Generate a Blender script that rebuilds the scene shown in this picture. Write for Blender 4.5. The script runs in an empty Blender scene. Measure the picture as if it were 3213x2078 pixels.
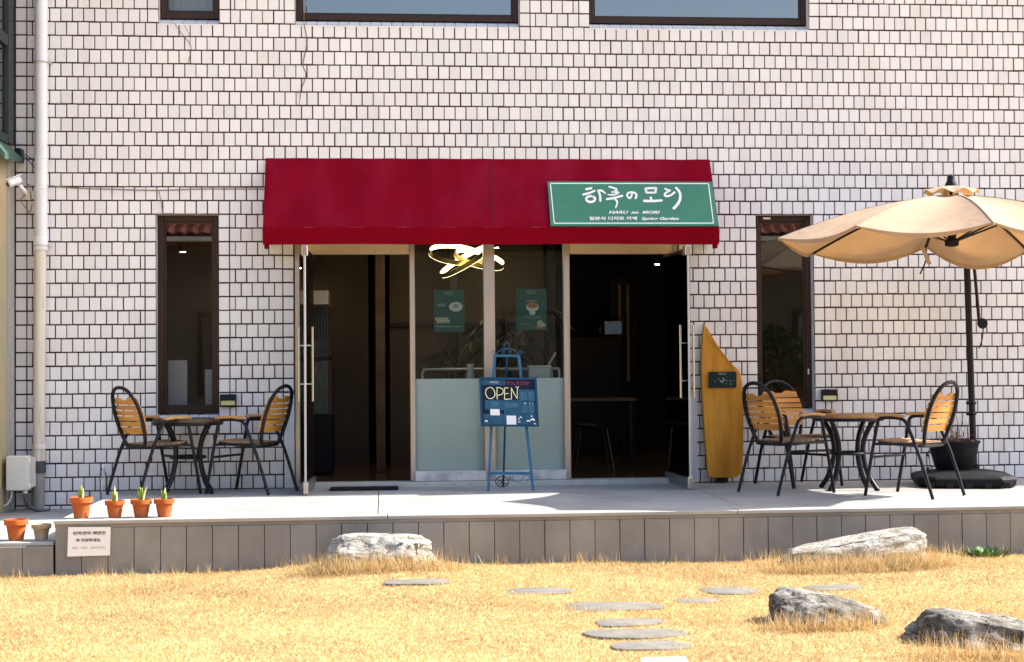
import bpy, bmesh, math, random
import numpy as np
from mathutils import Vector, Matrix
random.seed(7)
rng = np.random.default_rng(11)
R = math.radians
SC = bpy.context.scene
COL = SC.collection

# ------------------------------------------------------------------ camera
CAM_LOC = Vector((2.884, -14.181, 1.0717))
FW = Vector((0.08265521, 0.99628931, 0.0239945))
RT = Vector((0.99656211, -0.08249307, -0.00767217))
UP = Vector((0.00566432, -0.02454616, 0.99968265))
cd = bpy.data.cameras.new('camera')
cam = bpy.data.objects.new('camera', cd)
COL.objects.link(cam)
cd.sensor_fit = 'HORIZONTAL'; cd.sensor_width = 36.0
cd.lens = 36.0 * 4858.0 / 3213.0
cd.clip_start = 0.1; cd.clip_end = 2000.0
m = Matrix.Identity(4)
for i in range(3):
    m[i][0] = RT[i]; m[i][1] = UP[i]; m[i][2] = -FW[i]; m[i][3] = CAM_LOC[i]
cam.matrix_world = m
SC.camera = cam

# ------------------------------------------------------------------ light
SUN = Vector((1.10, 0.092, 1.0)).normalized()          # towards the sun: from the right, just behind the facade
elev = math.asin(SUN.z); azim = math.atan2(SUN.x, SUN.y)
w = bpy.data.worlds.new('World'); SC.world = w; w.use_nodes = True
nt = w.node_tree; nt.nodes.clear()
sky = nt.nodes.new('ShaderNodeTexSky'); sky.sky_type = 'NISHITA'; sky.sun_disc = False
sky.sun_elevation = elev; sky.sun_rotation = azim
sky.air_density = 1.0; sky.dust_density = 3.0; sky.ozone_density = 1.0
bg = nt.nodes.new('ShaderNodeBackground'); bg.inputs[1].default_value = 0.125
wo = nt.nodes.new('ShaderNodeOutputWorld')
nt.links.new(sky.outputs[0], bg.inputs[0]); nt.links.new(bg.outputs[0], wo.inputs[0])
sd = bpy.data.lights.new('sun', 'SUN'); sd.energy = 4.2; sd.angle = R(0.5); sd.color = (1.0, 0.94, 0.84)
so = bpy.data.objects.new('sun', sd); COL.objects.link(so)
so.rotation_euler = SUN.to_track_quat('Z', 'Y').to_euler(); so.location = (20, 5, 20)
SC.view_settings.view_transform = 'Standard'; SC.view_settings.look = 'None'
SC.view_settings.exposure = 1.68; SC.view_settings.gamma = 1.0
SC.view_settings.use_curve_mapping = False
SC.render.engine = 'CYCLES'
SC.cycles.use_denoising = True
SC.cycles.max_bounces = 8; SC.cycles.transparent_max_bounces = 12
SC.cycles.diffuse_bounces = 4; SC.cycles.glossy_bounces = 3
SC.cycles.sample_clamp_indirect = 6.0
SC.cycles.caustics_reflective = False; SC.cycles.caustics_refractive = False

# ------------------------------------------------------------------ materials
def newmat(name):
    mt = bpy.data.materials.new(name); mt.use_nodes = True
    t = mt.node_tree; t.nodes.clear()
    out = t.nodes.new('ShaderNodeOutputMaterial')
    return mt, t, out
def M(name, col, rough=0.6, metal=0.0, var=0.0, vscale=8.0, bump=0.0, bscale=60.0, stretch=(1, 1, 1),
      island=0.0, spec=0.5, col2=None, c2scale=3.0, c2lo=0.45, c2hi=0.65, c2stretch=(1, 1, 1), emit=None, es=0.0, coords='Object'):
    mt, t, out = newmat(name)
    N, L = t.nodes.new, t.links.new
    p = N('ShaderNodeBsdfPrincipled')
    p.inputs['Roughness'].default_value = rough
    p.inputs['Metallic'].default_value = metal
    p.inputs['Specular IOR Level'].default_value = spec
    L(p.outputs[0], out.inputs[0])
    tc = N('ShaderNodeTexCoord')
    mp = N('ShaderNodeMapping'); mp.inputs['Scale'].default_value = stretch
    if coords == 'World':
        ge = N('ShaderNodeNewGeometry'); L(ge.outputs['Position'], mp.inputs[0])
    else:
        L(tc.outputs['Object'], mp.inputs[0])
    c = N('ShaderNodeRGB'); c.outputs[0].default_value = (*col, 1)
    cur = c.outputs[0]
    if col2 is not None:
        mp2 = N('ShaderNodeMapping'); mp2.inputs['Scale'].default_value = c2stretch
        L(mp.inputs[0].links[0].from_socket, mp2.inputs[0])
        n2 = N('ShaderNodeTexNoise'); n2.inputs['Scale'].default_value = c2scale; n2.inputs['Detail'].default_value = 6
        L(mp2.outputs[0], n2.inputs[0])
        rp = N('ShaderNodeMapRange'); rp.inputs[1].default_value = c2lo; rp.inputs[2].default_value = c2hi
        L(n2.outputs[0], rp.inputs[0])
        mx = N('ShaderNodeMixRGB'); L(rp.outputs[0], mx.inputs[0]); L(cur, mx.inputs[1]); mx.inputs[2].default_value = (*col2, 1)
        cur = mx.outputs[0]
    if var > 0 or island > 0:
        fac = None
        if var > 0:
            n = N('ShaderNodeTexNoise'); n.inputs['Scale'].default_value = vscale; n.inputs['Detail'].default_value = 5
            L(mp.outputs[0], n.inputs[0])
            r1 = N('ShaderNodeMapRange'); r1.inputs[1].default_value = 0.25; r1.inputs[2].default_value = 0.75
            r1.inputs[3].default_value = 1 - var; r1.inputs[4].default_value = 1 + var
            L(n.outputs[0], r1.inputs[0]); fac = r1.outputs[0]
        if island > 0:
            g = N('ShaderNodeNewGeometry'); oi = N('ShaderNodeObjectInfo')
            a = N('ShaderNodeMath'); a.operation = 'ADD'; L(g.outputs['Random Per Island'], a.inputs[0]); L(oi.outputs['Random'], a.inputs[1])
            fr = N('ShaderNodeMath'); fr.operation = 'FRACT'; L(a.outputs[0], fr.inputs[0])
            r2 = N('ShaderNodeMapRange'); r2.inputs[3].default_value = 1 - island; r2.inputs[4].default_value = 1 + island
            L(fr.outputs[0], r2.inputs[0])
            if fac is None: fac = r2.outputs[0]
            else:
                mm = N('ShaderNodeMath'); mm.operation = 'MULTIPLY'; L(fac, mm.inputs[0]); L(r2.outputs[0], mm.inputs[1]); fac = mm.outputs[0]
        vm = N('ShaderNodeVectorMath'); vm.operation = 'SCALE'; L(cur, vm.inputs[0]); L(fac, vm.inputs[3]); cur = vm.outputs[0]
    L(cur, p.inputs['Base Color'])
    if bump > 0:
        nb = N('ShaderNodeTexNoise'); nb.inputs['Scale'].default_value = bscale; nb.inputs['Detail'].default_value = 4
        L(mp.outputs[0], nb.inputs[0])
        bp = N('ShaderNodeBump'); bp.inputs['Strength'].default_value = bump; bp.inputs['Distance'].default_value = 0.01
        L(nb.outputs[0], bp.inputs['Height']); L(bp.outputs[0], p.inputs['Normal'])
    if emit is not None:
        p.inputs['Emission Color'].default_value = (*emit, 1); p.inputs['Emission Strength'].default_value = es
    return mt
def glassmat(name, tint=(0.9, 0.95, 0.93), ior=1.5, add=0.0, gloss=(0.95, 0.97, 1.0)):
    mt, t, out = newmat(name); N, L = t.nodes.new, t.links.new
    fr = N('ShaderNodeFresnel'); fr.inputs[0].default_value = ior
    ad = N('ShaderNodeMath'); ad.operation = 'ADD'; ad.use_clamp = True; L(fr.outputs[0], ad.inputs[0]); ad.inputs[1].default_value = add
    tr = N('ShaderNodeBsdfTransparent'); tr.inputs[0].default_value = (*tint, 1)
    gl = N('ShaderNodeBsdfGlossy'); gl.inputs['Color'].default_value = (*gloss, 1); gl.inputs['Roughness'].default_value = 0.01
    mx = N('ShaderNodeMixShader'); L(ad.outputs[0], mx.inputs[0]); L(tr.outputs[0], mx.inputs[1]); L(gl.outputs[0], mx.inputs[2])
    L(mx.outputs[0], out.inputs[0]); return mt
def fabricmat(name, col, trans, tcol):
    mt, t, out = newmat(name); N, L = t.nodes.new, t.links.new
    tc = N('ShaderNodeTexCoord'); n = N('ShaderNodeTexNoise'); n.inputs['Scale'].default_value = 5; n.inputs['Detail'].default_value = 6
    L(tc.outputs['Object'], n.inputs[0])
    mr = N('ShaderNodeMapRange'); mr.inputs[1].default_value = .3; mr.inputs[2].default_value = .7; mr.inputs[3].default_value = .88; mr.inputs[4].default_value = 1.06; L(n.outputs[0], mr.inputs[0])
    v = N('ShaderNodeVectorMath'); v.operation = 'SCALE'; v.inputs[0].default_value = col; L(mr.outputs[0], v.inputs[3])
    d = N('ShaderNodeBsdfDiffuse'); L(v.outputs[0], d.inputs[0])
    tl = N('ShaderNodeBsdfTranslucent'); tl.inputs[0].default_value = (*tcol, 1)
    mx = N('ShaderNodeMixShader'); mx.inputs[0].default_value = trans
    nb = N('ShaderNodeTexNoise'); nb.inputs['Scale'].default_value = 9; L(tc.outputs['Object'], nb.inputs[0])
    bp = N('ShaderNodeBump'); bp.inputs['Strength'].default_value = .25; bp.inputs['Distance'].default_value = .03; L(nb.outputs[0], bp.inputs['Height'])
    L(bp.outputs[0], d.inputs['Normal']); L(bp.outputs[0], tl.inputs['Normal'])
    L(d.outputs[0], mx.inputs[1]); L(tl.outputs[0], mx.inputs[2]); L(mx.outputs[0], out.inputs[0]); return mt
def woodmat(name, c1, c2, rough=0.45, scale=6.0, axis='X', island=0.0, spec=.3):
    st = {'X': (0.12, 1, 1), 'Y': (1, 0.12, 1), 'Z': (1, 1, 0.12)}[axis]
    return M(name, c1, rough, col2=c2, c2scale=scale, c2lo=.38, c2hi=.68, c2stretch=st, var=.12, vscale=14, bump=.12, bscale=50, stretch=st, island=island, spec=spec)

MT = {}
MT['tile'] = M('white_glazed_tile', (0.75, 0.748, 0.752), 0.38, var=.045, vscale=2.2, island=.05, col2=(0.66, 0.63, 0.59), c2scale=2.6, c2lo=.56, c2hi=.82, coords='World', c2stretch=(1, 1, .22), bump=.05, bscale=35)
MT['grout'] = M('dark_red_brown_grout', (0.045, 0.017, 0.016), 0.9, var=.4, vscale=3, coords='World')
MT['shell'] = M('plain_render_wall', (0.6, 0.57, 0.54), 0.9, var=.1)
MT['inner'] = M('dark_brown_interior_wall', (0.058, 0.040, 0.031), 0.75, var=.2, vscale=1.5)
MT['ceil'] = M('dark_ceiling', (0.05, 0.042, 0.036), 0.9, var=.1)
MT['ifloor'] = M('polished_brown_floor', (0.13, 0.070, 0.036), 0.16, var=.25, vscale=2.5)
MT['frame'] = M('dark_brown_window_frame', (0.030, 0.0145, 0.009), 0.42, spec=.3, var=.2, vscale=4, bump=.04)
MT['steel'] = M('brushed_steel_frame', (0.44, 0.41, 0.385), 0.36, metal=0.9, var=.12, vscale=6, stretch=(6, 6, .3), bump=.03)
MT['chrome'] = M('polished_steel', (0.52, 0.49, 0.44), 0.25, metal=1.0)
MT['lightsteel'] = M('satin_aluminium', (0.50, 0.50, 0.51), 0.42, metal=.6)
MT['beige'] = M('beige_header', (0.55, 0.43, 0.30), 0.6, var=.06)
MT['black'] = M('black_metal', (0.006, 0.006, 0.008), 0.38, var=.2, vscale=20, spec=.25)
MT['blackm'] = M('black_plastic', (0.008, 0.009, 0.011), 0.62, spec=.15, var=.25, vscale=12, bump=.08, bscale=120)
MT['glass'] = glassmat('window_glass', (0.86, 0.89, 0.90), 1.5, 0.005)
MT['doorglass'] = glassmat('door_glass', (0.84, 0.89, 0.87), 1.5, 0.0)
MT['leafglass'] = glassmat('door_leaf_glass', (0.62, 0.68, 0.65), 1.5, 0.05)
MT['skyglass'] = glassmat('reflective_blue_glass', (0.45, 0.52, 0.56), 1.5, 0.19, (0.96, 0.92, 0.86))
MT['frost'] = M('frosted_film', (0.305, 0.380, 0.340), 0.55, var=.05, vscale=3, spec=.3)
MT['marble'] = M('pale_marble', (0.60, 0.60, 0.58), 0.5, var=.12, vscale=9, col2=(0.40, .40, .40), c2scale=7)
MT['stone'] = M('pale_stone_threshold', (0.47, 0.47, 0.42), 0.65, var=.15, vscale=10)
MT['awning'] = M('crimson_awning_fabric', (0.180, 0.0016, 0.0125), 0.9, var=.14, vscale=2.6, col2=(.205, .006, .022), c2scale=1.6, c2stretch=(1.5, 1, .5), bump=.05, bscale=260, spec=.04)
MT['awning2'] = M('crimson_valance_fabric', (0.185, 0.0012, 0.008), 0.9, var=.08, vscale=2, bump=.05, bscale=260, spec=.04)
MT['sgreen'] = M('sign_green_panel', (0.052, 0.198, 0.130), 0.6, spec=.2, var=.06, vscale=3)
MT['white'] = M('white_paint', (0.82, 0.82, 0.80), 0.5, var=.03)
MT['whitebd'] = M('white_board', (0.74, 0.76, 0.80), 0.55, var=.05, vscale=3)
MT['deck'] = M('grey_composite_board', (0.35, 0.345, 0.335), 0.62, var=.10, vscale=5, stretch=(.35, 6, 6), island=.05, bump=.12, bscale=40, col2=(.27, .262, .255), c2scale=1.2, coords='World')
MT['fascia'] = M('grey_brown_fascia_board', (0.262, 0.247, 0.226), 0.8, spec=.2, var=.07, vscale=5, stretch=(2, 2, .8), island=.06, bump=.08, bscale=60, col2=(.20, .19, .176), c2scale=1.4, coords='World')
MT['screw'] = M('dull_screw', (.30, .28, .25), .6)
MT['dark'] = M('dark_void', (0.02, 0.018, 0.016), 0.9)
MT['pipe'] = M('white_drainpipe', (0.70, 0.71, 0.74), 0.42, var=.05, vscale=4)
MT['pipeold'] = M('stained_drainpipe', (0.62, 0.58, 0.50), 0.6, var=.12, vscale=5, stretch=(8, 8, .5), col2=(0.33, .19, .09), c2scale=7, c2lo=.58, c2hi=.75, c2stretch=(4, 4, .25))
MT['pipegrey'] = M('grey_drainpipe', (0.26, 0.255, 0.235), 0.65, var=.25, vscale=6, stretch=(6, 6, .6))
MT['pipedark'] = M('dark_rubber_collar', (0.05, 0.052, 0.055), 0.6, var=.2)
MT['greybox'] = M('pale_grey_box', (0.60, 0.60, 0.56), 0.5, var=.03)
MT['slat'] = woodmat('orange_slat_wood', (0.56, 0.26, 0.055), (0.40, 0.165, 0.030), .42, 9, 'Y', island=.14)
MT['seatslat'] = woodmat('worn_seat_wood', (0.40, 0.25, 0.13), (0.20, 0.11, 0.05), .6, 9, 'Y', island=.25)
MT['armwood'] = woodmat('arm_wood', (0.52, 0.28, 0.095), (0.38, .18, .05), .45, 9, 'X')
MT['tabledark'] = woodmat('weathered_table_wood', (0.13, 0.085, 0.05), (0.05, 0.035, 0.025), .5, 7, 'X', island=.2)
MT['tablelight'] = woodmat('warm_table_wood', (0.42, 0.24, 0.11), (0.28, .15, .06), .5, 7, 'X', island=.15)
MT['plank'] = woodmat('varnished_slab_wood', (0.68, 0.33, 0.045), (0.36, 0.140, 0.014), .5, 6, 'Z', 0, .12)
MT['canopy'] = fabricmat('cream_canopy_fabric', (0.46, 0.35, 0.26), 0.22, (0.46, 0.225, 0.072))
MT['terra'] = M('terracotta', (0.40, 0.098, 0.026), 0.9, spec=.15, var=.12, vscale=14, col2=(0.34, 0.115, .045), c2scale=9, island=.06, bump=.06)
MT['terrapale'] = M('limed_pale_clay', (0.36, 0.27, 0.165), 0.9, var=.18, vscale=12, col2=(.46, .39, .29), c2scale=8)
MT['soil'] = M('potting_soil', (0.06, 0.04, 0.028), 0.95, var=.4, vscale=60, bump=.5)
MT['sprout'] = M('fresh_green_leaf', (0.22, 0.34, 0.05), 0.5, var=.25, vscale=20)
MT['sproutpale'] = M('pale_sheath_leaf', (0.50, 0.46, 0.22), 0.6, var=.2, vscale=20)
MT['blue'] = M('blue_painted_steel', (0.030, 0.130, 0.235), 0.5, spec=.25, var=.18, vscale=9)
MT['bluedark'] = M('dark_blue_frame_paint', (0.006, 0.052, 0.105), 0.5, spec=.25, var=.15, vscale=9)
MT['chalk'] = M('navy_chalkboard', (0.006, 0.013, 0.036), 0.7, spec=.2, var=.3, vscale=5)
MT['print'] = M('blue_printed_sheet', (0.020, 0.085, 0.150), 0.6, spec=.2, var=.35, vscale=22)
MT['print2'] = M('blue_printed_block', (0.040, 0.125, 0.200), 0.6, spec=.2, var=.25, vscale=30)
MT['chalkyellow'] = M('yellow_chalk', (0.78, 0.78, 0.40), 0.9, var=.15, vscale=60)
MT['chalkpink'] = M('red_chalk', (0.35, 0.03, 0.10), 0.9, var=.3, vscale=60)
MT['paper'] = M('white_paper', (0.80, 0.78, 0.78), 0.7, var=.02)
MT['ink'] = M('black_ink', (0.035, 0.035, 0.03), 0.8)
MT['inkgold'] = M('ochre_ink', (0.28, 0.20, 0.08), 0.8)
MT['poster'] = M('dark_teal_poster', (0.010, 0.115, 0.105), 0.5, var=.15, vscale=6)
MT['plaque'] = M('near_black_print', (0.006, 0.020, 0.022), 0.5, spec=.2)
MT['posterblue'] = M('teal_blue_print', (0.012, 0.085, 0.13), 0.35, var=.4, vscale=30)
MT['posterpale'] = M('pale_print', (0.55, 0.56, 0.50), 0.6, var=.1, vscale=60)
MT['food'] = M('tan_print', (0.42, 0.22, 0.09), 0.6, var=.4, vscale=60)
MT['lampglow'] = M('warm_led', (0.9, 0.8, 0.6), 0.5, emit=(1.0, 0.80, 0.42), es=4.0)
MT['spotglow'] = M('warm_spot_glow', (0.9, 0.85, 0.7), 0.5, emit=(1.0, 0.80, 0.50), es=45.0)
MT['lampgold'] = M('gilt_ring_metal', (0.45, 0.30, 0.10), 0.35, metal=.8)
MT['walllampglass'] = M('pale_yellow_lens', (0.66, 0.66, 0.34), 0.35, var=.05)
MT['indoorleaf'] = M('dark_indoor_leaf', (0.010, 0.020, 0.010), 0.6, var=.3)
MT['rock'] = M('grey_layered_rock', (0.21, 0.20, 0.185), 0.85, var=.28, vscale=7, stretch=(1, 1, 4), bump=.9, bscale=11, col2=(0.33, 0.32, 0.30), c2scale=3.5, coords='World')
MT['rockdark'] = M('dark_lichen_rock', (0.085, 0.080, 0.072), 0.9, var=.3, vscale=9, stretch=(1, 1, 3), bump=.9, bscale=14, col2=(0.24, .235, .225), c2scale=4, c2lo=.5, c2hi=.64, c2stretch=(1, 1, 2.5), coords='World')
MT['step'] = M('grey_stepping_stone', (0.155, 0.148, 0.132), 0.95, var=.25, vscale=9, bump=.4, bscale=30)
MT['lawn'] = M('straw_thatch_ground', (0.50, 0.37, 0.175), 0.95, var=.25, vscale=16, bump=.8, bscale=120, col2=(0.40, .27, .11), c2scale=2.2, coords='World')
MT['tealbox'] = M('teal_plastic', (0.03, 0.13, 0.17), 0.4, var=.1)
MT['purplebox'] = M('dusky_box', (0.12, 0.11, 0.16), 0.7, var=.1)
MT['curtain'] = M('cream_curtain', (0.52, 0.50, 0.40), 0.9, var=.15, vscale=18, stretch=(6, 6, .2))
MT['greyframe'] = M('dark_green_frame', (0.015, 0.026, 0.026), 0.45, var=.2)
MT['greenledge'] = M('green_flashing', (0.030, 0.075, 0.058), 0.5, var=.15)
MT['blind'] = M('olive_translucent_sheet', (0.34, 0.31, 0.19), 0.4, col2=(0.50, .34, .18), c2scale=.8, c2stretch=(.2, .2, 1), var=.06)
MT['housewall'] = M('house_plaster', (0.14, 0.12, 0.10), 0.9, var=.1)
MT['roofred'] = M('red_roof_tile', (0.30, 0.085, 0.05), 0.8, var=.35, vscale=4, island=.1)
MT['shrub'] = M('shrub_leaf', (0.06, 0.085, 0.02), 0.6, var=.5, vscale=3, island=.4)
MT['twig'] = M('dry_twig', (0.15, 0.085, 0.05), 0.9, var=.3)
MT['weed'] = M('green_weed_leaf', (0.10, 0.19, 0.045), 0.55, island=.35)
MT['cable'] = M('weathered_cable', (0.22, 0.19, 0.16), 0.7)
MT['bottle'] = M('dark_bottle_glass', (0.01, 0.015, 0.012), 0.1)
MT['screen'] = M('screen_glow', (0.05, 0.07, 0.08), 0.3, emit=(0.10, 0.17, 0.20), es=.08)
MT['cordgrey'] = M('grey_conduit', (0.06, 0.065, 0.07), 0.5)

# grass: colour varies blade by blade
def grassmat(name, cols, rough=.75):
    mt, t, out = newmat(name); N, L = t.nodes.new, t.links.new
    g = N('ShaderNodeNewGeometry'); cr = N('ShaderNodeValToRGB')
    L(g.outputs['Random Per Island'], cr.inputs[0])
    e = cr.color_ramp.elements
    while len(e) < len(cols): e.new(0.5)
    for i, (p_, c_) in enumerate(cols): e[i].position = p_; e[i].color = (*c_, 1)
    n = N('ShaderNodeTexNoise'); n.inputs['Scale'].default_value = 1.3; n.inputs['Detail'].default_value = 4; L(g.outputs['Position'], n.inputs[0])
    mr = N('ShaderNodeMapRange'); mr.inputs[1].default_value = .3; mr.inputs[2].default_value = .7; mr.inputs[3].default_value = .74; mr.inputs[4].default_value = 1.12; L(n.outputs[0], mr.inputs[0])
    v = N('ShaderNodeVectorMath'); v.operation = 'SCALE'; L(cr.outputs[0], v.inputs[0]); L(mr.outputs[0], v.inputs[3])
    d = N('ShaderNodeBsdfDiffuse'); L(v.outputs[0], d.inputs[0])
    tl = N('ShaderNodeBsdfTranslucent'); L(v.outputs[0], tl.inputs[0])
    mx = N('ShaderNodeMixShader'); mx.inputs[0].default_value = .35; L(d.outputs[0], mx.inputs[1]); L(tl.outputs[0], mx.inputs[2])
    L(mx.outputs[0], out.inputs[0]); return mt
MT['grass'] = grassmat('dormant_straw_grass', [(0.0, (.36, .225, .085)), (.3, (.51, .355, .155)), (.7, (.62, .465, .235)), (1.0, (.76, .65, .44))])
MT['tuft'] = grassmat('dry_tuft_grass', [(0.0, (.33, .20, .075)), (.3, (.55, .36, .15)), (.65, (.68, .49, .24)), (.93, (.78, .66, .44)), (1.0, (.30, .30, .10))])

def rockmat(name, base, pale, dark):
    mt, t, out = newmat(name); N, L = t.nodes.new, t.links.new
    p = N('ShaderNodeBsdfPrincipled'); p.inputs['Roughness'].default_value = .95; p.inputs['Specular IOR Level'].default_value = .15
    tc = N('ShaderNodeTexCoord'); mp = N('ShaderNodeMapping'); mp.inputs['Scale'].default_value = (1, 1, 2.0); mp.inputs['Rotation'].default_value = (R(12), R(-9), 0); L(tc.outputs['Object'], mp.inputs[0])
    n1 = N('ShaderNodeTexNoise'); n1.inputs['Scale'].default_value = 6; n1.inputs['Detail'].default_value = 8; n1.inputs['Roughness'].default_value = .65; L(mp.outputs[0], n1.inputs[0])
    n2 = N('ShaderNodeTexNoise'); n2.inputs['Scale'].default_value = 26; n2.inputs['Detail'].default_value = 8; n2.inputs['Roughness'].default_value = .7; L(mp.outputs[0], n2.inputs[0])
    n3 = N('ShaderNodeTexNoise'); n3.inputs['Scale'].default_value = 5; n3.inputs['Detail'].default_value = 3; L(mp.outputs[0], n3.inputs[0])
    cr = N('ShaderNodeValToRGB'); e = cr.color_ramp.elements; e[0].position = .36; e[0].color = (*dark, 1); e[1].position = .66; e[1].color = (*pale, 1); q = e.new(.5); q.color = (*base, 1); L(n1.outputs[0], cr.inputs[0])
    # thin dark cracks where the noise crosses its middle
    s1 = N('ShaderNodeMath'); s1.operation = 'SUBTRACT'; L(n3.outputs[0], s1.inputs[0]); s1.inputs[1].default_value = .5
    s2 = N('ShaderNodeMath'); s2.operation = 'ABSOLUTE'; L(s1.outputs[0], s2.inputs[0])
    mr = N('ShaderNodeMapRange'); mr.inputs[1].default_value = .002; mr.inputs[2].default_value = .014; L(s2.outputs[0], mr.inputs[0])
    m1 = N('ShaderNodeMixRGB'); m1.inputs[1].default_value = (dark[0] * .75, dark[1] * .75, dark[2] * .75, 1); L(mr.outputs[0], m1.inputs[0]); L(cr.outputs[0], m1.inputs[2])
    f = N('ShaderNodeMapRange'); f.inputs[1].default_value = .3; f.inputs[2].default_value = .7; f.inputs[3].default_value = .65; f.inputs[4].default_value = 1.3; L(n2.outputs[0], f.inputs[0])
    v = N('ShaderNodeVectorMath'); v.operation = 'SCALE'; L(m1.outputs[0], v.inputs[0]); L(f.outputs[0], v.inputs[3]); L(v.outputs[0], p.inputs['Base Color'])
    a = N('ShaderNodeMath'); a.operation = 'MULTIPLY_ADD'; L(n2.outputs[0], a.inputs[0]); a.inputs[1].default_value = .45; L(n1.outputs[0], a.inputs[2])
    b2 = N('ShaderNodeMath'); b2.operation = 'MULTIPLY_ADD'; L(mr.outputs[0], b2.inputs[0]); b2.inputs[1].default_value = .12; L(a.outputs[0], b2.inputs[2])
    bp = N('ShaderNodeBump'); bp.inputs['Strength'].default_value = 1.0; bp.inputs['Distance'].default_value = .05; L(b2.outputs[0], bp.inputs['Height']); L(bp.outputs[0], p.inputs['Normal'])
    L(p.outputs[0], out.inputs[0]); return mt
MT['rock'] = rockmat('pale_layered_rock', (.36, .345, .31), (.46, .445, .41), (.24, .22, .19))
MT['rockdark'] = rockmat('dark_lichen_rock', (.19, .178, .158), (.35, .335, .305), (.070, .060, .050))
# ------------------------------------------------------------------ mesh helpers
def chain_off(o):
    v = Vector((0, 0, 0))
    while o is not None: v += o.location; o = o.parent
    return v
class MB:
    def __init__(s): s.v = []; s.f = []
    def add(s, vs, fs):
        o = len(s.v); s.v += [tuple(p) for p in vs]; s.f += [tuple(i + o for i in f) for f in fs]; return s
    def box(s, x0, x1, y0, y1, z0, z1):
        return s.add([(x0, y0, z0), (x1, y0, z0), (x1, y1, z0), (x0, y1, z0), (x0, y0, z1), (x1, y0, z1), (x1, y1, z1), (x0, y1, z1)],
                     [(0, 3, 2, 1), (4, 5, 6, 7), (0, 1, 5, 4), (1, 2, 6, 5), (2, 3, 7, 6), (3, 0, 4, 7)])
    def bbox(s, x0, x1, y0, y1, z0, z1, b=.004):
        # box with chamfered edges (all 12)
        b = min(b, (x1 - x0) * .45, (y1 - y0) * .45, (z1 - z0) * .45)
        bm = bmesh.new(); bmesh.ops.create_cube(bm, size=1)
        for v in bm.verts: v.co = ((x0 + x1) / 2 + v.co.x * (x1 - x0), (y0 + y1) / 2 + v.co.y * (y1 - y0), (z0 + z1) / 2 + v.co.z * (z1 - z0))
        bmesh.ops.bevel(bm, geom=list(bm.edges), offset=b, segments=1, profile=.5, affect='EDGES')
        bm.verts.index_update()
        s.add([v.co for v in bm.verts], [[v.index for v in f.verts] for f in bm.faces]); bm.free(); return s
    def tube(s, pts, r, n=8, caps=True, closed=False):
        pts = [Vector(p) for p in pts]; k = len(pts)
        rs = r if isinstance(r, (list, tuple)) else [r] * k
        vs = []; fs = []
        prev = None
        for i, p in enumerate(pts):
            a = pts[(i - 1) % k] if (closed or i > 0) else p; b = pts[(i + 1) % k] if (closed or i < k - 1) else p
            d = (b - a); d = d.normalized() if d.length > 1e-9 else Vector((0, 0, 1))
            if prev is None:
                ref = Vector((0, 0, 1)) if abs(d.z) < .9 else Vector((1, 0, 0)); u = d.cross(ref).normalized()
            else:
                u = prev - d * prev.dot(d); u = u.normalized() if u.length > 1e-6 else d.orthogonal().normalized()
            prev = u; w_ = d.cross(u)
            for j in range(n):
                t = 2 * math.pi * j / n; vs.append(p + (u * math.cos(t) + w_ * math.sin(t)) * rs[i])
        for i in range(k if closed else k - 1):
            a = i * n; b = ((i + 1) % k) * n
            for j in range(n): fs.append((a + j, a + (j + 1) % n, b + (j + 1) % n, b + j))
        if caps and not closed:
            fs.append(tuple(reversed(range(n)))); fs.append(tuple((k - 1) * n + j for j in range(n)))
        return s.add(vs, fs)
    def lathe(s, prof, c=(0, 0, 0), n=24, cap=True):
        vs = []; fs = []
        for r, z in prof:
            for j in range(n):
                t = 2 * math.pi * j / n; vs.append((c[0] + r * math.cos(t), c[1] + r * math.sin(t), c[2] + z))
        for i in range(len(prof) - 1):
            for j in range(n): fs.append((i * n + j, i * n + (j + 1) % n, (i + 1) * n + (j + 1) % n, (i + 1) * n + j))
        if cap:
            fs.append(tuple(reversed(range(n)))); fs.append(tuple((len(prof) - 1) * n + j for j in range(n)))
        return s.add(vs, fs)
    def prism(s, poly, axis, a, b):
        # poly: list of 2D points; axis 'y': points are (x,z), extruded y=a..b ; 'z': (x,y) ; 'x': (y,z)
        f = {'y': lambda p, t: (p[0], t, p[1]), 'z': lambda p, t: (p[0], p[1], t), 'x': lambda p, t: (t, p[0], p[1])}[axis]
        n = len(poly)
        vs = [f(p, a) for p in poly] + [f(p, b) for p in poly]
        fs = [tuple(range(n)), tuple(reversed(range(n, 2 * n)))] + [(i, n + i, n + (i + 1) % n, (i + 1) % n) for i in range(n)]
        return s.add(vs, fs)
    def xf(s, mat):
        s.v = [tuple(mat @ Vector(p)) for p in s.v]; return s
    def build(s, name, mat, parent=None, smooth=False, fixn=True):
        off = chain_off(parent)
        vv = [(p[0] - off.x, p[1] - off.y, p[2] - off.z) for p in s.v] if off.length > 0 else s.v
        me = bpy.data.meshes.new(name); me.from_pydata(vv, [], s.f); me.update()
        if fixn:
            bm = bmesh.new(); bm.from_mesh(me); bmesh.ops.recalc_face_normals(bm, faces=bm.faces); bm.to_mesh(me); bm.free()
        if smooth: me.polygons.foreach_set('use_smooth', [True] * len(me.polygons))
        if mat is not None: me.materials.append(MT[mat] if isinstance(mat, str) else mat)
        o = bpy.data.objects.new(name, me); COL.objects.link(o)
        if parent is not None: o.parent = parent
        if smooth:
            try:
                me.set_sharp_from_angle(angle=R(38))
            except Exception: pass
        return o
def tag(o, label=None, cat=None, group=None, kind=None):
    if label: o['label'] = label
    if cat: o['category'] = cat
    if group: o['group'] = group
    if kind: o['kind'] = kind
    return o
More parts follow.
